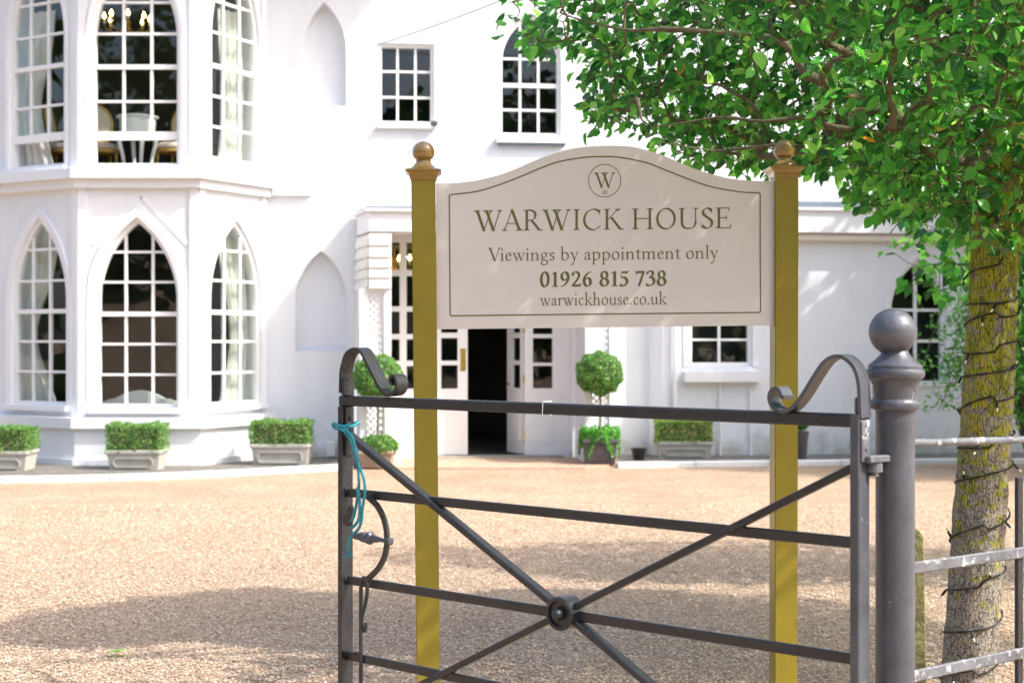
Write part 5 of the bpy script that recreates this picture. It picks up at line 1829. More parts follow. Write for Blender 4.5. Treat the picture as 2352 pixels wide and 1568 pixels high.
hang2 = [gp(795, 985, 0.05), gp(812, 1010, 0.052), gp(822, 1060, 0.05), gp(836, 1100, 0.046), gp(838, 1130, 0.044), gp(832, 1170, 0.043), gp(829, 1200, 0.044), gp(820, 1218, 0.046), gp(806, 1230, 0.047), gp(800, 1250, 0.047), gp(800, 1268, 0.047)]
hang3 = [gp(820, 1120, 0.047), gp(826, 1150, 0.049), gp(824, 1190, 0.05), gp(815, 1205, 0.05), gp(806, 1212, 0.048)]
for nm, w_ in (('loop', wraps), ('hanging_end', hang1), ('hanging_end', hang2), ('hanging_end', hang3)):
    m = MB()
    for s_ in rope_strand(w_):
        m.tube(s_, 0.0034, 6)
    m.build(nm, 'rope_teal', rope)
m = MB()
for k in range(9):
    e0 = gp(800, 1262, 0.047)
    m.tube([e0, e0 + Vector((random.gauss(0, 0.006), random.gauss(0, 0.004), -0.012)), e0 + Vector((random.gauss(0, 0.010), random.gauss(0, 0.006), -0.026))], 0.0011, 5)
tag(m.build('frayed_tip', 'rope_teal', rope), kind='stuff')

# ------------------------------------------------------------------ gate post and fence
pp = 3.635 / FPX
zp = lambda y: EYE + (CY - y) * pp
post = thing('gate_post', 'grey round iron gate post topped with a large ball', 'post', PC)
r_ = lambda w: w * pp
prof = [(r_(56), 0.0), (r_(56), 0.04), (r_(44), 0.06), (r_(44), zp(944)), (r_(47), zp(941)), (r_(54), zp(938)), (r_(57), zp(932)), (r_(57), zp(925)), (r_(54), zp(918)), (r_(50), zp(915)), (r_(50.5), zp(884)), (r_(53), zp(880)), (r_(56), zp(874)), (r_(58), zp(871)), (r_(63), zp(868)), (r_(66), zp(862)), (r_(66.5), zp(855)), (r_(64), zp(848)), (r_(60), zp(846)), (r_(61), zp(841)), (r_(60), zp(838)), (r_(44), zp(825)), (r_(36), zp(817)), (r_(31), zp(810)), (r_(29), zp(804))]
m = MB(); m.lathe(PC, prof, 48); m.build('shaft', 'iron_worn', post)
m = MB()
rb = r_(54)
pr = [(max(0.0008, rb * math.cos(a)), zp(762) + rb * math.sin(a)) for a in np.linspace(-math.pi / 2, math.pi / 2, 30)]
m.lathe(PC + Vector((-0.006, 0, 0)), pr, 44); m.build('ball', 'iron_worn', post)

FF = Facet((1.00, 3.66), 36)
fence = thing('iron_fence', 'pale worn iron rail fence running right from the gate post', 'fence', (1.3, 3.9, 0))
zf = lambda y: EYE + (CY - y) / FPX * 3.66
m = MB(); m.tube([FF.pt(0.01, zf(1018), 0), FF.pt(0.025, zf(1018), 0), FF.pt(0.026, zf(1018), 0), FF.pt(2.4, zf(1018) - 0.055, 0)], [0.015, 0.015, 0.0105, 0.0105], 12); m.build('rail', 'iron_pale', fence)
for y in (1308, 1558, 1800):
    m = MB(); m.bar(FF.pt(0.0, zf(y), 0), FF.pt(2.4, zf(y) - 0.002, 0), FF.n, 0.012, 0.030, 0.003); m.build('rail', 'iron_pale', fence)
for u in (0.525, 2.4):
    m = MB(); m.bar(FF.pt(u, 0, -0.012), FF.pt(u, 1.17 if u < 1 else 1.3, -0.012), FF.u, 0.026, 0.012, 0.002); m.build('upright', 'iron_paint', fence)

# weathered stake behind the gate post
Yk = 4.25
c0, c1 = P(2066, 1210, Yk), P(2114, 1210, Yk)
wk = c1.x - c0.x
kx = (c0.x + c1.x) / 2
m = MB()
prf = [(0.0, 1.0), (wk * .5, 1.0), (wk * .5, 0.0), (-wk * .5, 0.0), (-wk * .5, 1.0)]
zt_ = c0.z
ou = [(-wk / 2, 0), (wk / 2, 0), (wk / 2, zt_ - 0.025), (wk / 2 - 0.012, zt_ - 0.006), (wk / 2 - 0.022, zt_), (-wk / 2 + 0.022, zt_), (-wk / 2 + 0.012, zt_ - 0.006), (-wk / 2, zt_ - 0.025)]
m.prism(ou, [], lambda u, z, d: Vector((kx + u + 0.02 * (1 - z / zt_), Yk - d, z)), 0.035, -0.035)
o = bevel(m.build('wooden_stake', 'stake_wood', None, (kx, Yk, 0)), 0.005)
tag(o, 'weathered greenish wooden stake behind the iron gate post', 'stake')

# ------------------------------------------------------------------ trees
def trunk_mesh(cl, rad, name, parent, mname='trunk_bark', seg=72, rows=260, rough=0.010):
    """cl: centre points bottom to top, rad: radii; knobbly surface with upright ridges"""
    c = np.array([list(p) for p in spline(cl, 30)])
    rr = np.array([v[0] for v in spline([(r, 0) for r in rad], 30)])
    s = np.concatenate([[0], np.cumsum(np.linalg.norm(np.diff(c, axis=0), axis=1))])
    t = np.linspace(0, s[-1], rows)
    C = np.stack([np.interp(t, s, c[:, k]) for k in range(3)], 1)
    Rr = np.interp(t, s, rr)
    a = np.linspace(0, 2 * np.pi, seg, endpoint=False)
    A, T_ = np.meshgrid(a, t)
    ph = rng.random(12) * 6.28
    disp = (0.45 * np.sin(3 * A + 1.3 * np.sin(T_ * 2.1 + ph[0]) + ph[1]) + 0.35 * np.sin(7 * A + 1.8 * np.sin(T_ * 5 + ph[2]))
            + 0.30 * np.abs(np.sin(11 * A + 2.2 * np.sin(T_ * 9 + ph[3]) + ph[4])) + 0.25 * np.sin(T_ * 23 + 3 * np.sin(2 * A + ph[5])) + 0.25 * np.sin(T_ * 47 + 5 * A))
    disp += rng.normal(0, 0.10, disp.shape)
    rad_ = Rr[:, None] + disp * rough * 0.55
    V = np.stack([C[:, 0:1] + rad_ * np.cos(A), C[:, 1:2] + rad_ * np.sin(A), np.repeat(C[:, 2:3], seg, 1)], -1).reshape(-1, 3)
    i, j = np.meshgrid(np.arange(rows - 1), np.arange(seg), indexing='ij')
    j2 = (j + 1) % seg
    F = np.stack([i * seg + j, i * seg + j2, (i + 1) * seg + j2, (i + 1) * seg + j], -1).reshape(-1, 4)
    return mesh_np(name, V, F, mname, parent, smooth=True), C, Rr

def leaf_shape(fold, curl, wide, low=False):
    """pear leaf, unit length along y, petiole end at the origin; 18 triangles"""
    st = [(0.0, 0.02), (0.16, 0.62), (0.36, 0.98), (0.56, 0.95), (0.76, 0.66), (0.91, 0.26), (1.0, 0.0)]
    if low:
        st = [(0.0, 0.04), (0.42, 1.0), (1.0, 0.0)]
    v, f = [], []
    for y, w in st:
        z = -curl * (y ** 2) + 0.02 * math.sin(y * 9)
        hw = w * wide * 0.5
        v += [(-hw, y, z + fold * hw), (0, y, z), (hw, y, z + fold * hw)]
    for k in range(len(st) - 1):
        b = k * 3
        f += [(b, b + 1, b + 4), (b, b + 4, b + 3), (b + 1, b + 2, b + 5), (b + 1, b + 5, b + 4)]
    return np.array(v, dtype=float), np.array(f)
SHAPES = [leaf_shape(0.45, 0.10, 0.66), leaf_shape(0.25, 0.28, 0.74), leaf_shape(0.60, 0.18, 0.62), leaf_shape(0.15, -0.12, 0.70), leaf_shape(0.75, 0.35, 0.68), leaf_shape(0.35, 0.05, 0.60)]

LOW = [leaf_shape(0.45, 0.10, 0.70, True), leaf_shape(0.2, 0.28, 0.74, True), leaf_shape(0.6, -0.1, 0.66, True)]

def grow(nodes, parent_idx, targets, sag=0.0):
    """join every target to the nearest limb already there, through one bent midpoint"""
    pos = [np.array(p) for p in nodes]
    par = list(parent_idx)
    depth = [0.0] * len(pos)
    for i in range(1, len(pos)):
        if par[i] >= 0: depth[i] = depth[par[i]] + np.linalg.norm(pos[i] - pos[par[i]])
    arr = np.zeros((len(pos) + 2 * len(targets), 3)); arr[:len(pos)] = pos
    dep = np.zeros(len(arr)); dep[:len(pos)] = depth
    n = len(pos)
    tip = []
    for t in targets:
        d = np.linalg.norm(arr[:n] - t, axis=1) + 0.10 * dep[:n]
        k = int(np.argmin(d))
        L = np.linalg.norm(arr[k] - t)
        mid = (arr[k] + t) / 2 + rng.normal(0, 0.10 * L, 3) + np.array([0, 0, 0.06 * L])
        arr[n] = mid; dep[n] = dep[k] + L / 2; par.append(k)
        arr[n + 1] = t; dep[n + 1] = dep[k] + L; par.append(n)
        tip.append(n + 1)
        n += 2
    return arr[:n], np.array(par), tip

def limbs_mesh(arr, par, tips, parent, fixed_r, r0=0.0022, seg=6):
    n = len(arr)
    load = np.zeros(n)
    for t in tips: load[t] = 1
    for i in range(n - 1, -1, -1):
        if par[i] >= 0: load[par[i]] += load[i]
    r = r0 * np.maximum(load, 1) ** 0.44
    r = np.minimum(r, 0.034)
    for k, v in fixed_r.items(): r[k] = v
    kids = [[] for _ in range(n)]
    for i in range(n):
        if par[i] >= 0: kids[par[i]].append(i)
    V, F = [], []
    done = set()
    b = 0
    order = sorted(range(n), key=lambda i: -r[i])
    chains = []
    used = np.zeros(n, bool)
    for i in range(n):                    # chain starts: the root and every side child
        pass
    stack = [i for i in range(n) if par[i] < 0]
    starts = [(None, s_) for s_ in stack]
    while starts:
        p0, s_ = starts.pop()
        ch = ([p0] if p0 is not None else []) + [s_]
        cur = s_
        while kids[cur]:
            ks = sorted(kids[cur], key=lambda i: -load[i])
            for o_ in ks[1:]: starts.append((cur, o_))
            cur = ks[0]
            ch.append(cur)
        chains.append(ch)
    seg0 = seg
    for ch in chains:
        if len(ch) < 2: continue
        seg = seg0 if max(r[i] for i in ch[1:]) > 0.006 else 3
        an = np.linspace(0, 2 * np.pi, seg, endpoint=False)
        pts = np.array([list(p) for p in spline([tuple(arr[i]) for i in ch], 3)])
        rr = [r[i] for i in ch]
        if len(ch) > 1 and par[ch[1]] == ch[0]: rr[0] = min(rr[0], rr[1] * 1.25)
        rr = np.interp(np.arange(len(pts)) / 3.0, np.arange(len(ch)), rr)
        rr = rr * rng.uniform(0.76, 1.30, len(rr))
        d = unit(np.gradient(pts, axis=0))
        ref = np.array([0.31, 0.24, 0.92])
        n1 = unit(np.cross(d, ref)); n2 = np.cross(d, n1)
        ring = pts[:, None] + rr[:, None, None] * (n1[:, None] * np.cos(an)[None, :, None] + n2[:, None] * np.sin(an)[None, :, None])
        m = len(pts)
        V.append(ring.reshape(-1, 3))
        i, j = np.meshgrid(np.arange(m - 1), np.arange(seg), indexing='ij')
        j2 = (j + 1) % seg
        F.append(np.stack([i * seg + j, i * seg + j2, (i + 1) * seg + j2, (i + 1) * seg + j], -1).reshape(-1, 4) + b)
        b += m * seg
    o = mesh_np('branches', np.concatenate(V), np.concatenate(F), 'branch_bark', parent, smooth=True)
    tag(o, kind='stuff')

def leaves_on(spurs, axes, parent, per, size, n_single, rank=None, mname='pear_leaf', shapes=SHAPES):
    """rosettes of stalked leaves round every spur"""
    n = len(spurs)
    cnt = rng.integers(per[0], per[1] + 1, n)
    idx = np.repeat(np.arange(n), cnt)
    N = len(idx)
    az = rng.random(N) * 6.283
    el = np.radians(rng.normal(8, 34, N))
    d = np.stack([np.cos(az) * np.cos(el), np.sin(az) * np.cos(el), np.sin(el)], 1)
    d = unit(d + 0.55 * axes[idx])
    stalk = rng.uniform(0.02, 0.055, N)
    L = size * (0.5 + 0.75 * rng.beta(2.2, 1.8, N))
    base = spurs[idx] + rng.normal(0, 0.022, (N, 3))
    p0 = base + d * stalk[:, None] + np.array([0, 0, 1.0]) * (stalk * 0.25)[:, None]
    bd = unit(d + np.stack([rng.normal(0, .35, N), rng.normal(0, .35, N), rng.normal(-0.45, .35, N)], 1))
    upv = unit(np.array([0.25, -0.15, 1.0]) + rng.normal(0, 0.55, (N, 3)))
    nz = unit(upv - bd * np.sum(upv * bd, 1, keepdims=True))
    bx = np.cross(bd, nz)
    tone = np.clip(rng.beta(1.25, 1.6, N) * 0.95, 0, 0.945)
    odd = rng.random(N) < 0.003
    tone[odd] = rng.uniform(0.975, 1.0, odd.sum())
    shp = rng.integers(0, len(shapes), N)
    keep_st = np.ones(N, bool)
    if n_single:
        vx, vy = CX + FPX * p0[:, 0] / p0[:, 1], CY - FPX * (p0[:, 2] - EYE) / p0[:, 1]
        keep_st = (vx > -60) & (vx < 2420) & (vy > -120)
        shapes = list(shapes) + LOW
        nl = len(SHAPES)
        shp = np.where(keep_st, shp, nl + shp % len(LOW))
    else:
        keep_st = rng.random(N) < 0.25
    single = np.zeros(N, bool)
    if n_single:
        rk = rank(p0 + bd * (L * .5)[:, None], nz)
        single[np.argsort(rk)[:n_single]] = True
    V, F, T_ = [], [], []
    b = 0
    for k, (sv, sf) in enumerate(shapes):
        s_ = np.where((shp == k) & ~single)[0]
        if not len(s_): continue
        M = np.stack([bx[s_], bd[s_], nz[s_]], 1) * L[s_][:, None, None]
        v = np.einsum('vk,nkj->nvj', sv, M) + p0[s_][:, None]
        V.append(v.reshape(-1, 3))
        F.append((sf[None] + (np.arange(len(s_)) * len(sv))[:, None, None]).reshape(-1, 3) + b)
        T_.append(np.repeat(tone[s_], len(sf)))
        b += len(s_) * len(sv)
    o = mesh_np('foliage', np.concatenate(V), np.concatenate(F), mname, parent, np.concatenate(T_), 1, smooth=True)
    rb_ = o.data.attributes.new('rib', 'FLOAT', 'POINT')
    rb_.data.foreach_set('value', np.tile(np.array([1, 0, 1], dtype=np.float32), len(o.data.vertices) // 3))
    tag(o, kind='stuff')
    # stalks
    base, p0s, d, M_ = base[keep_st], p0[keep_st], d[keep_st], int(keep_st.sum())
    q = np.cross(d, rng.normal(0, 1, (M_, 3))); q = unit(q) * 0.0011
    w = unit(np.cross(d, q)) * 0.0011
    v = np.stack([base + q, base - q * .5 + w, base - q * .5 - w, p0s + q, p0s - q * .5 + w, p0s - q * .5 - w], 1).reshape(-1, 3)
    f = np.concatenate([np.arange(M_)[:, None] * 6 + np.array([[i, (i + 1) % 3, (i + 1) % 3 + 3, i + 3]]) for i in range(3)], 1).reshape(-1, 4)
    tag(mesh_np('leaf_stalks', v, f, 'petiole', parent), kind='stuff')
    if n_single:
        meshes = {}
        off = np.array(WLOC[parent.name])
        for i in np.where(single)[0]:
            key = (int(shp[i]), int(tone[i] * 9.99))
            if key not in meshes:
                sv, sf = SHAPES[key[0]]
                me = bpy.data.meshes.new('leaf')
                me.from_pydata(sv.tolist(), [], sf.tolist())
                a = me.attributes.new('tone', 'FLOAT', 'FACE')
                a.data.foreach_set('value', np.full(len(sf), tone[i], dtype=np.float32))
                me.polygons.foreach_set('use_smooth', np.ones(len(sf), bool))
                rb_ = me.attributes.new('rib', 'FLOAT', 'POINT')
                rb_.data.foreach_set('value', np.tile(np.array([1, 0, 1], dtype=np.float32), len(sv) // 3))
                me.materials.append(MATS[mname])
                meshes[key] = me
            o = bpy.data.objects.new('leaf', meshes[key])
            COL.objects.link(o)
            o.parent = parent
            rot = Matrix((bx[i], bd[i], nz[i])).transposed()
            o.matrix_local = Matrix.Translation(Vector(p0[i] - off)) @ rot.to_4x4() @ Matrix.Scale(float(L[i]), 4)

def inside(poly, x, y):
    poly = np.array(poly, float)
    c = np.zeros(len(x), bool)
    j = len(poly) - 1
    for i in range(len(poly)):
        xi, yi = poly[i]; xj, yj = poly[j]
        cond = (yi > y) != (yj > y)
        with np.errstate(divide='ignore', invalid='ignore'):
            xx = (xj - xi) * (y - yi) / (yj - yi) + xi
        c ^= cond & (x < xx)
        j = i
    return c

def thin(p, dmin):
    """keep points at least dmin apart (grid by grid)"""
    keep, grid = [], {}
    for i, q in enumerate(p):
        k = tuple((q // dmin).astype(int))
        ok = True
        for a in (-1, 0, 1):
            for b in (-1, 0, 1):
                for c in (-1, 0, 1):
                    for j in grid.get((k[0] + a, k[1] + b, k[2] + c), ()):
                        if ((p[j] - q) ** 2).sum() < dmin * dmin:
                            ok = False; break
                    if not ok: break
                if not ok: break
            if not ok: break
        if ok:
            grid.setdefault(k, []).append(i); keep.append(i)
    return p[keep]

# --- the pear tree beside the fence
YT_ = 6.2
base = P(2212, 1690, YT_); base.z = 0
pear = thing('pear_tree', 'pear tree with lichened trunk wrapped in string lights beside the fence', 'tree', base)
cl = [(base.x - 0.02, YT_, -0.05)] + [tuple(P(x, y, YT_)) for x, y in ((2216, 1640), (2223, 1568), (2243, 1300), (2265, 1000), (2284, 620), (2298, 430), (2322, 220), (2345, 0), (2352, -250), (2340, -560))]
pxr = YT_ / FPX
rad = [86 * pxr, 64 * pxr, 59 * pxr, 59 * pxr, 57 * pxr, 52 * pxr, 48 * pxr, 38 * pxr, 30 * pxr, 22 * pxr, 12 * pxr]
_, TC, TR = trunk_mesh(cl, rad, 'trunk', pear)
under = [(1126, 0), (1150, 60), (1172, 100), (1215, 125), (1285, 158), (1305, 135), (1370, 112), (1378, 150), (1350, 215), (1345, 262), (1362, 318), (1500, 338), (1560, 372), (1660, 405), (1790, 412), (1862, 425), (1950, 395), (1965, 470), (2010, 505), (2085, 535), (2140, 512), (2185, 505), (2235, 598), (2290, 600), (2330, 585), (2360, 625), (2500, 580)]
crown_px = under + [(4200, 500), (4200, -3000), (900, -3000), (1060, -200)]
c = rng.random((150000, 3)) * np.array([6.0, 4.2, 4.0]) + np.array([-0.9, 4.2, 1.75])
lump = 0.20 * np.sin(c[:, 0] * 4.6 + 1) * np.sin(c[:, 1] * 3.9 + 2) + 0.17 * np.sin(c[:, 2] * 5.1 + c[:, 0] * 2.0)
e = ((c[:, 0] - 2.25) / 2.85) ** 2 + ((c[:, 1] - 6.5) / 1.45) ** 2 + ((c[:, 2] - 3.5) / 1.9) ** 2
e2 = ((c[:, 0] - 1.7) / 2.2) ** 2 + ((c[:, 1] - 4.95) / 0.5) ** 2 + ((c[:, 2] - 3.6) / 1.15) ** 2     # boughs reaching over the sign
e3 = ((c[:, 0] - 2.16) / 0.42) ** 2 + ((c[:, 1] - 5.88) / 0.26) ** 2 + ((c[:, 2] - 2.25) / 0.45) ** 2     # spray hanging before the trunk
e = np.minimum(np.minimum(e, e2), e3)
ok = (e + lump) < 1.0
sx = CX + FPX * c[:, 0] / c[:, 1]
sy = CY - FPX * (c[:, 2] - EYE) / c[:, 1]
ok &= inside(crown_px, sx, sy + 26)
ok &= ~((c[:, 1] < 5.75) & (sy > 255) & (sx < 1950))          # keeps the boughs clear of the sign
ok &= ~((c[:, 1] < 5.1) & (sy > 200))
fx, fy = c[:, 0] - 0.926 * c[:, 2], c[:, 1] + 0.37 * c[:, 2]          # where the crown's shade falls on the drive
wob_ = 0.10 * np.sin(fx * 3.1) + 0.06 * np.sin(fx * 7.3 + 1)
low_ = (sx > 1880) & (c[:, 2] < 2.75)
ok &= ~((fx < 0.7) & (fy > 6.36) & (fy < 7.12 + wob_ - 0.08 * fx)) | low_
ok &= ~((fx < 1.5) & (fy > 8.75 + wob_))
ok &= (fx > -2.75 + 0.9 * np.abs(fy - 7.7) ** 1.5 * (fy > 6.6)) | low_ | (c[:, 2] < 3.05)
ok &= ((e + lump) < 1.0) & inside(crown_px, sx, sy + 22)
# the inside of a crown is emptier than its rind
ok &= ((e + lump) > 0.30) | (rng.random(len(c)) < 0.45)
c = c[ok]
c = c[(c[:, 1] > 5.5) | (rng.random(len(c)) < 0.8)]
c = thin(c, 0.116)
c = c[(c[:, 1] > 5.5) | (rng.random(len(c)) < 0.93)]
axis = unit(c - np.array([2.25, 6.2, 3.0]))
# main limbs drawn first, twigs find them
nodes, par_, fr = [], [], {}
def limb(pts, r_a, r_b, at=None):
    first = None
    for k, p in enumerate(pts):
        p = Vector(p) + Vector((random.gauss(0, 0.032), random.gauss(0, 0.04), random.gauss(0, 0.032))) * (1 if k else 0)
        nodes.append(tuple(p)); par_.append(len(nodes) - 2 if k else (at if at is not None else -1))
        fr[len(nodes) - 1] = r_a + (r_b - r_a) * k / (len(pts) - 1)
        if k == 0: first = len(nodes) - 1
    return first
L1 = [(2300, 415, 6.18), (2235, 385, 6.14), (2170, 345, 6.07), (2100, 300, 6.00), (2030, 247, 5.96), (1960, 200, 5.93), (1890, 160, 5.91), (1800, 128, 5.93), (1690, 108, 5.98), (1560, 70, 6.00), (1430, 40, 6.03), (1300, 30, 6.09)]
limb([P(*q) for q in L1], 0.042, 0.003)
limb([P(*q) for q in [(2030, 247, 5.96), (1965, 268, 5.93), (1900, 288, 5.93), (1850, 262, 5.98), (1760, 250, 6.03), (1640, 255, 6.09), (1500, 260, 6.14)]], 0.020, 0.0025)
limb([P(*q) for q in [(2170, 362, 6.09), (2110, 350, 6.02), (2050, 335, 5.98), (1985, 300, 5.98), (1930, 285, 6.00), (1880, 330, 6.04), (1800, 345, 6.11), (1640, 330, 6.20), (1520, 325, 6.22)]], 0.022, 0.0025)
limb([P(*q) for q in [(2325, 215, 6.20), (2250, 60, 6.09), (2180, -120, 5.87), (2080, -380, 5.59), (1960, -640, 5.31)]], 0.036, 0.004)
limb([P(*q) for q in [(2330, 160, 6.22), (2130, 20, 6.37), (1900, -70, 6.53), (1700, -120, 6.59), (1450, -130, 6.42)]], 0.03, 0.003)
limb([P(*q) for q in [(2345, 0, 6.20), (2200, -250, 5.98), (1900, -480, 5.54), (1600, -560, 5.31), (1400, -560, 5.20)]], 0.03, 0.003)
limb([P(*q) for q in [(2300, 420, 6.14), (2400, 330, 5.87), (2560, 240, 5.65), (2800, 120, 5.42)]], 0.034, 0.004)
limb([P(*q) for q in [(2340, 60, 6.25), (2520, -100, 6.53), (2760, -200, 6.86), (3000, -240, 7.08)]], 0.03, 0.004)
limb([P(*q) for q in [(2345, -60, 6.20), (2330, -300, 6.31), (2250, -600, 6.53), (2200, -800, 6.64)]], 0.025, 0.003)
limb([P(*q) for q in [(2290, 470, 6.11), (2262, 520, 5.93), (2270, 560, 5.78), (2300, 575, 5.69)]], 0.012, 0.004)
limb([P(*q) for q in [(2300, 330, 6.20), (2220, 420, 6.00), (2130, 455, 5.91), (2060, 480, 5.87)]], 0.02, 0.0025)
order = np.argsort(np.min(np.linalg.norm(c[:, None, :] - np.array(nodes)[None], axis=2), axis=1))
c, axis = c[order], axis[order]
arr, par2, tips = grow(nodes, par_, c)
limbs_mesh(arr, par2, tips, pear, fr, seg=8)
def rank(pos, nz):
    x = CX + FPX * pos[:, 0] / pos[:, 1]; y = CY - FPX * (pos[:, 2] - EYE) / pos[:, 1]
    vis = (x > 0) & (x < 2352) & (y > 0) & (y < 1568)
    view = unit(pos - np.array([0, 0, EYE]))
    return pos[:, 1] - 0.25 * np.abs(np.sum(view * nz, 1)) + np.where(vis, 0, 50)
leaves_on(c, axis, pear, (7, 11), 0.064, 300, rank)
# the lone twig left of the crown
tw = [P(1362, 330, 6.20), P(1370, 255, 6.14), P(1355, 225, 6.09), P(1335, 205, 6.09)]

# --- more pear trees along the drive, out of the picture except for one bough; they shade the gravel
def other_tree(label, base, crown, spread, n, zlow, gap=0.17, leaf=0.088, bough=None):
    t = thing('pear_tree', label, 'tree', base, 'pear trees along the drive')
    b = Vector(base)
    trunk_mesh([b + Vector((0, 0, -0.05)), b + Vector((0.03, 0, 0.7)), b + Vector((0.0, 0.04, 1.6)), b + Vector((0.05, 0, 2.6)), b + Vector((0, 0, 4.0))], [0.14, 0.10, 0.09, 0.07, 0.02], 'trunk', t, seg=28, rows=60)
    cc = np.array(crown); s = np.array(spread)
    q = rng.random((n * 14, 3)) * 2 - 1
    e = (q ** 2).sum(1) + 0.22 * np.sin(q[:, 0] * 6) * np.sin(q[:, 2] * 5 + 1)
    p = q[e < 1] * s + cc
    p = p[p[:, 2] > zlow]
    p = thin(p, gap)[:n]
    if bough is not None:
        q2 = rng.normal(0, 0.45, (170, 3)) * np.array(bough[1]) + np.array(bough[0])
        p = np.concatenate([p, thin(q2, 0.10)])
    ax = unit(p - cc)
    nd = [tuple(b + Vector((0, 0, z))) for z in (1.5, 2.0, 2.6, 3.2, 3.9)]
    p = p[np.argsort(np.linalg.norm(p - np.array(b + Vector((0, 0, 2.4))), axis=1))]
    ax = unit(p - cc)
    ar, pa, ti = grow(nd, [-1, 0, 1, 2, 3], p)
    limbs_mesh(ar, pa, ti, t, {})
    leaves_on(p, ax, t, (6, 9), leaf, 0, shapes=LOW)
other_tree('pear tree beyond the string-lit trunk, one bough hanging into view', (4.9, 8.85, 0), (4.75, 8.8, 3.2), (2.3, 0.85, 1.45), 900, 1.85, bough=((3.0, 8.8, 2.08), (0.50, 0.5, 0.30)))
other_tree('pear tree farther along the drive near the low wing', (9.9, 16.6, 0), (9.8, 16.5, 4.7), (2.9, 2.3, 2.8), 3200, 2.2, 0.20, 0.19)

# --- string lights round the trunk
def trunk_at(z):
    return np.array([np.interp(z, TC[:, 2], TC[:, k]) for k in range(2)]), np.interp(z, TC[:, 2], TR)
ysr = [1640, 1540, 1436, 1338, 1208, 1078, 1018, 915, 848, 800, 722, 690, 600]
zr2 = [P(0, y, YT_ - 0.1).z for y in ysr]
pth, lamps = [], []
nt = len(zr2)
for k in range((nt - 1) * 36 + 1):
    q = k / 36.0
    ph = -math.pi / 2 + 2 * math.pi * q
    z = np.interp(q, np.arange(nt), zr2) + 0.012 * math.sin(ph * 1.0) * (1 if int(q) % 3 else -1.2) + 0.002 * math.sin(k * 0.31)
    cxy, r = trunk_at(z)
    pth.append(Vector((cxy[0] + (r + 0.009) * math.cos(ph), cxy[1] + (r + 0.009) * math.sin(ph), z)))
lights = thing('string_lights', 'black string lights wound round the pear trunk', 'string lights', pth[0])
for sgn in (0, math.pi):
    m = MB()
    f2 = []
    for i, p in enumerate(pth):
        a = i * 0.9 + sgn
        cxy, r = trunk_at(p.z)
        rd = Vector((p.x - cxy[0], p.y - cxy[1], 0)).normalized()
        f2.append(p + rd * (0.0022 * math.cos(a)) + Vector((0, 0, 0.0022 * math.sin(a))))
    m.tube(f2, 0.0027, 6)
    m.build('cable', 'rubber_black', lights)
for i in range(5, len(pth), 13):
    p = pth[i]
    cxy, r = trunk_at(p.z)
    rd = Vector((p.x - cxy[0], p.y - cxy[1], 0)).normalized()
    tg = (pth[min(i + 1, len(pth) - 1)] - pth[i - 1]).normalized()
    dr = (rd * random.uniform(0.15, 0.9) + Vector((0, 0, random.choice([-1, -1, 1]) * random.uniform(0.5, 1))) + tg * random.uniform(-.5, .5)).normalized()
    m = MB(); m.tube([p, p + dr * 0.012, p + dr * 0.034], [0.0042, 0.0058, 0.0052], 8)
    o = m.build('lamp_holder', 'rubber_black', lights)
    m = MB(); m.tube([p + dr * 0.0341, p + dr * 0.049], [0.0042, 0.0032], 6); m.build('bulb', 'lamp_tip', o)

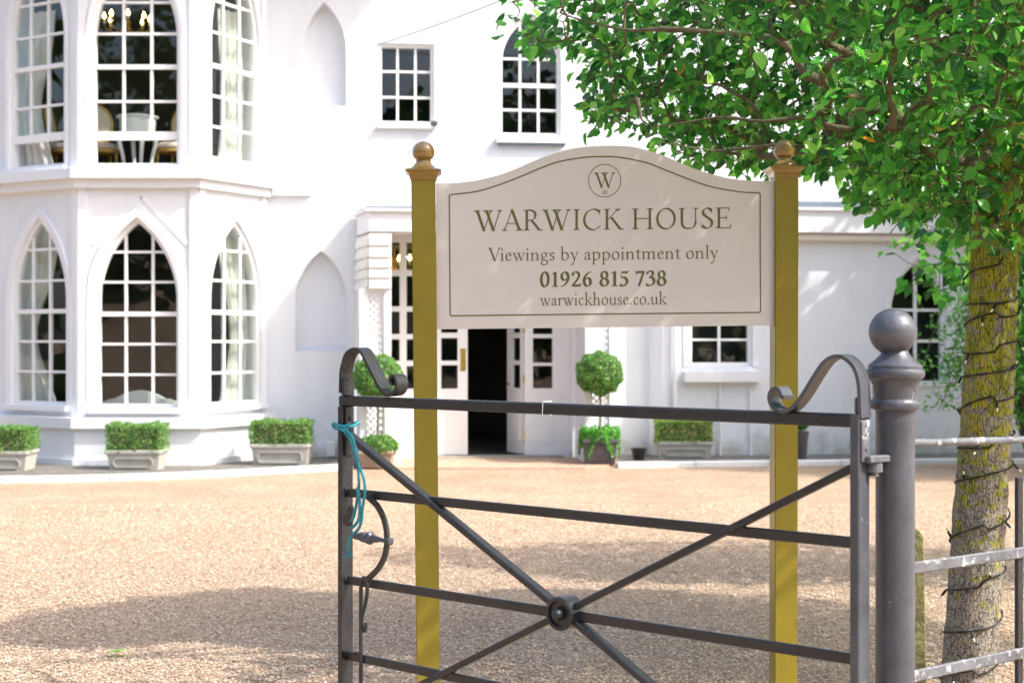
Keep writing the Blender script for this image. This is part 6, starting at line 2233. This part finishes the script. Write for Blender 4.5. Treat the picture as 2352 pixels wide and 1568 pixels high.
# --- shrub by the low wing, right of the trunk
sb = Vector((6.05, 16.6, 0.045))
shrub = thing('garden_shrub', 'arching green shrub against the low wing behind the trunk', 'shrub', sb)
pts, nrm = [], []
m = MB()
for k in range(64):
    a = rng.random() * 6.283
    reach = rng.uniform(0.35, 1.25)
    hgt = rng.uniform(1.1, 2.25)
    d = Vector((math.cos(a), 0.6 * math.sin(a), 0))
    st = spline([sb, sb + d * reach * .3 + Vector((0, 0, hgt * .75)), sb + d * reach * .7 + Vector((0, 0, hgt)), sb + d * reach * 1.05 + Vector((0, 0, hgt * rng.uniform(.45, .85)))], 8)
    m.tube(st, [0.012 - 0.009 * i / len(st) for i in range(len(st))], 5)
    for i in range(6, len(st)):
        for _ in range(10):
            pts.append(np.array(st[i]) + rng.normal(0, 0.085, 3)); nrm.append((0, -0.4, 1))
o = m.build('stems', 'stem_bark', shrub)
tag(o, kind='stuff')
v, f = leaf_patches(np.array(pts), np.array(nrm), 0.075, 0.5, 0.8)
tag(mesh_np('foliage', v, f, 'shrub_leaf', shrub, soft(len(pts)), 2), kind='stuff')

# --- the wood on the far side of the drive, which the windows mirror
n = 30000
a = rng.uniform(-0.2, math.pi + 0.85, n)
rd = rng.uniform(24, 33, n)
wx, wy = rd * np.cos(a) * 1.25, -6 - rd * np.sin(a) * 0.8
hh = 12.5 + 3.2 * np.sin(a * 7) + 2.0 * np.sin(a * 17 + 2) + 1.4 * np.sin(a * 41)
wz = rng.random(n) ** 0.9 * hh
sel = wz > 0
pos = np.stack([wx, wy, wz], 1)[sel]
v, f = leaf_patches(pos, -pos * np.array([1, 1, 0]) / 30 + np.array([0, 0, 0.4]), 0.85, 0.7, 0.8)
o = mesh_np('wood', v, f, 'wood_leaf', None, soft(len(pos)), 2)
tag(o, 'dark green wood on the far side of the drive', 'wood', kind='stuff')

# --- a fallen leaf on the gravel
gl = ground_at(292, 1507)
sv, sf = SHAPES[1]
me = bpy.data.meshes.new('fallen_leaf')
me.from_pydata((sv * 0.10).tolist(), [], sf.tolist())
at_ = me.attributes.new('tone', 'FLOAT', 'FACE'); at_.data.foreach_set('value', np.full(len(sf), 0.8, dtype=np.float32))
me.materials.append(MATS['pear_leaf'])
o = bpy.data.objects.new('fallen_leaf', me)
link(o)
o.location = gl + Vector((0, 0, 0.03)); o.rotation_euler = (0.15, 0.2, 1.9)
tag(o, 'single green leaf fallen on the gravel at lower left', 'leaf')
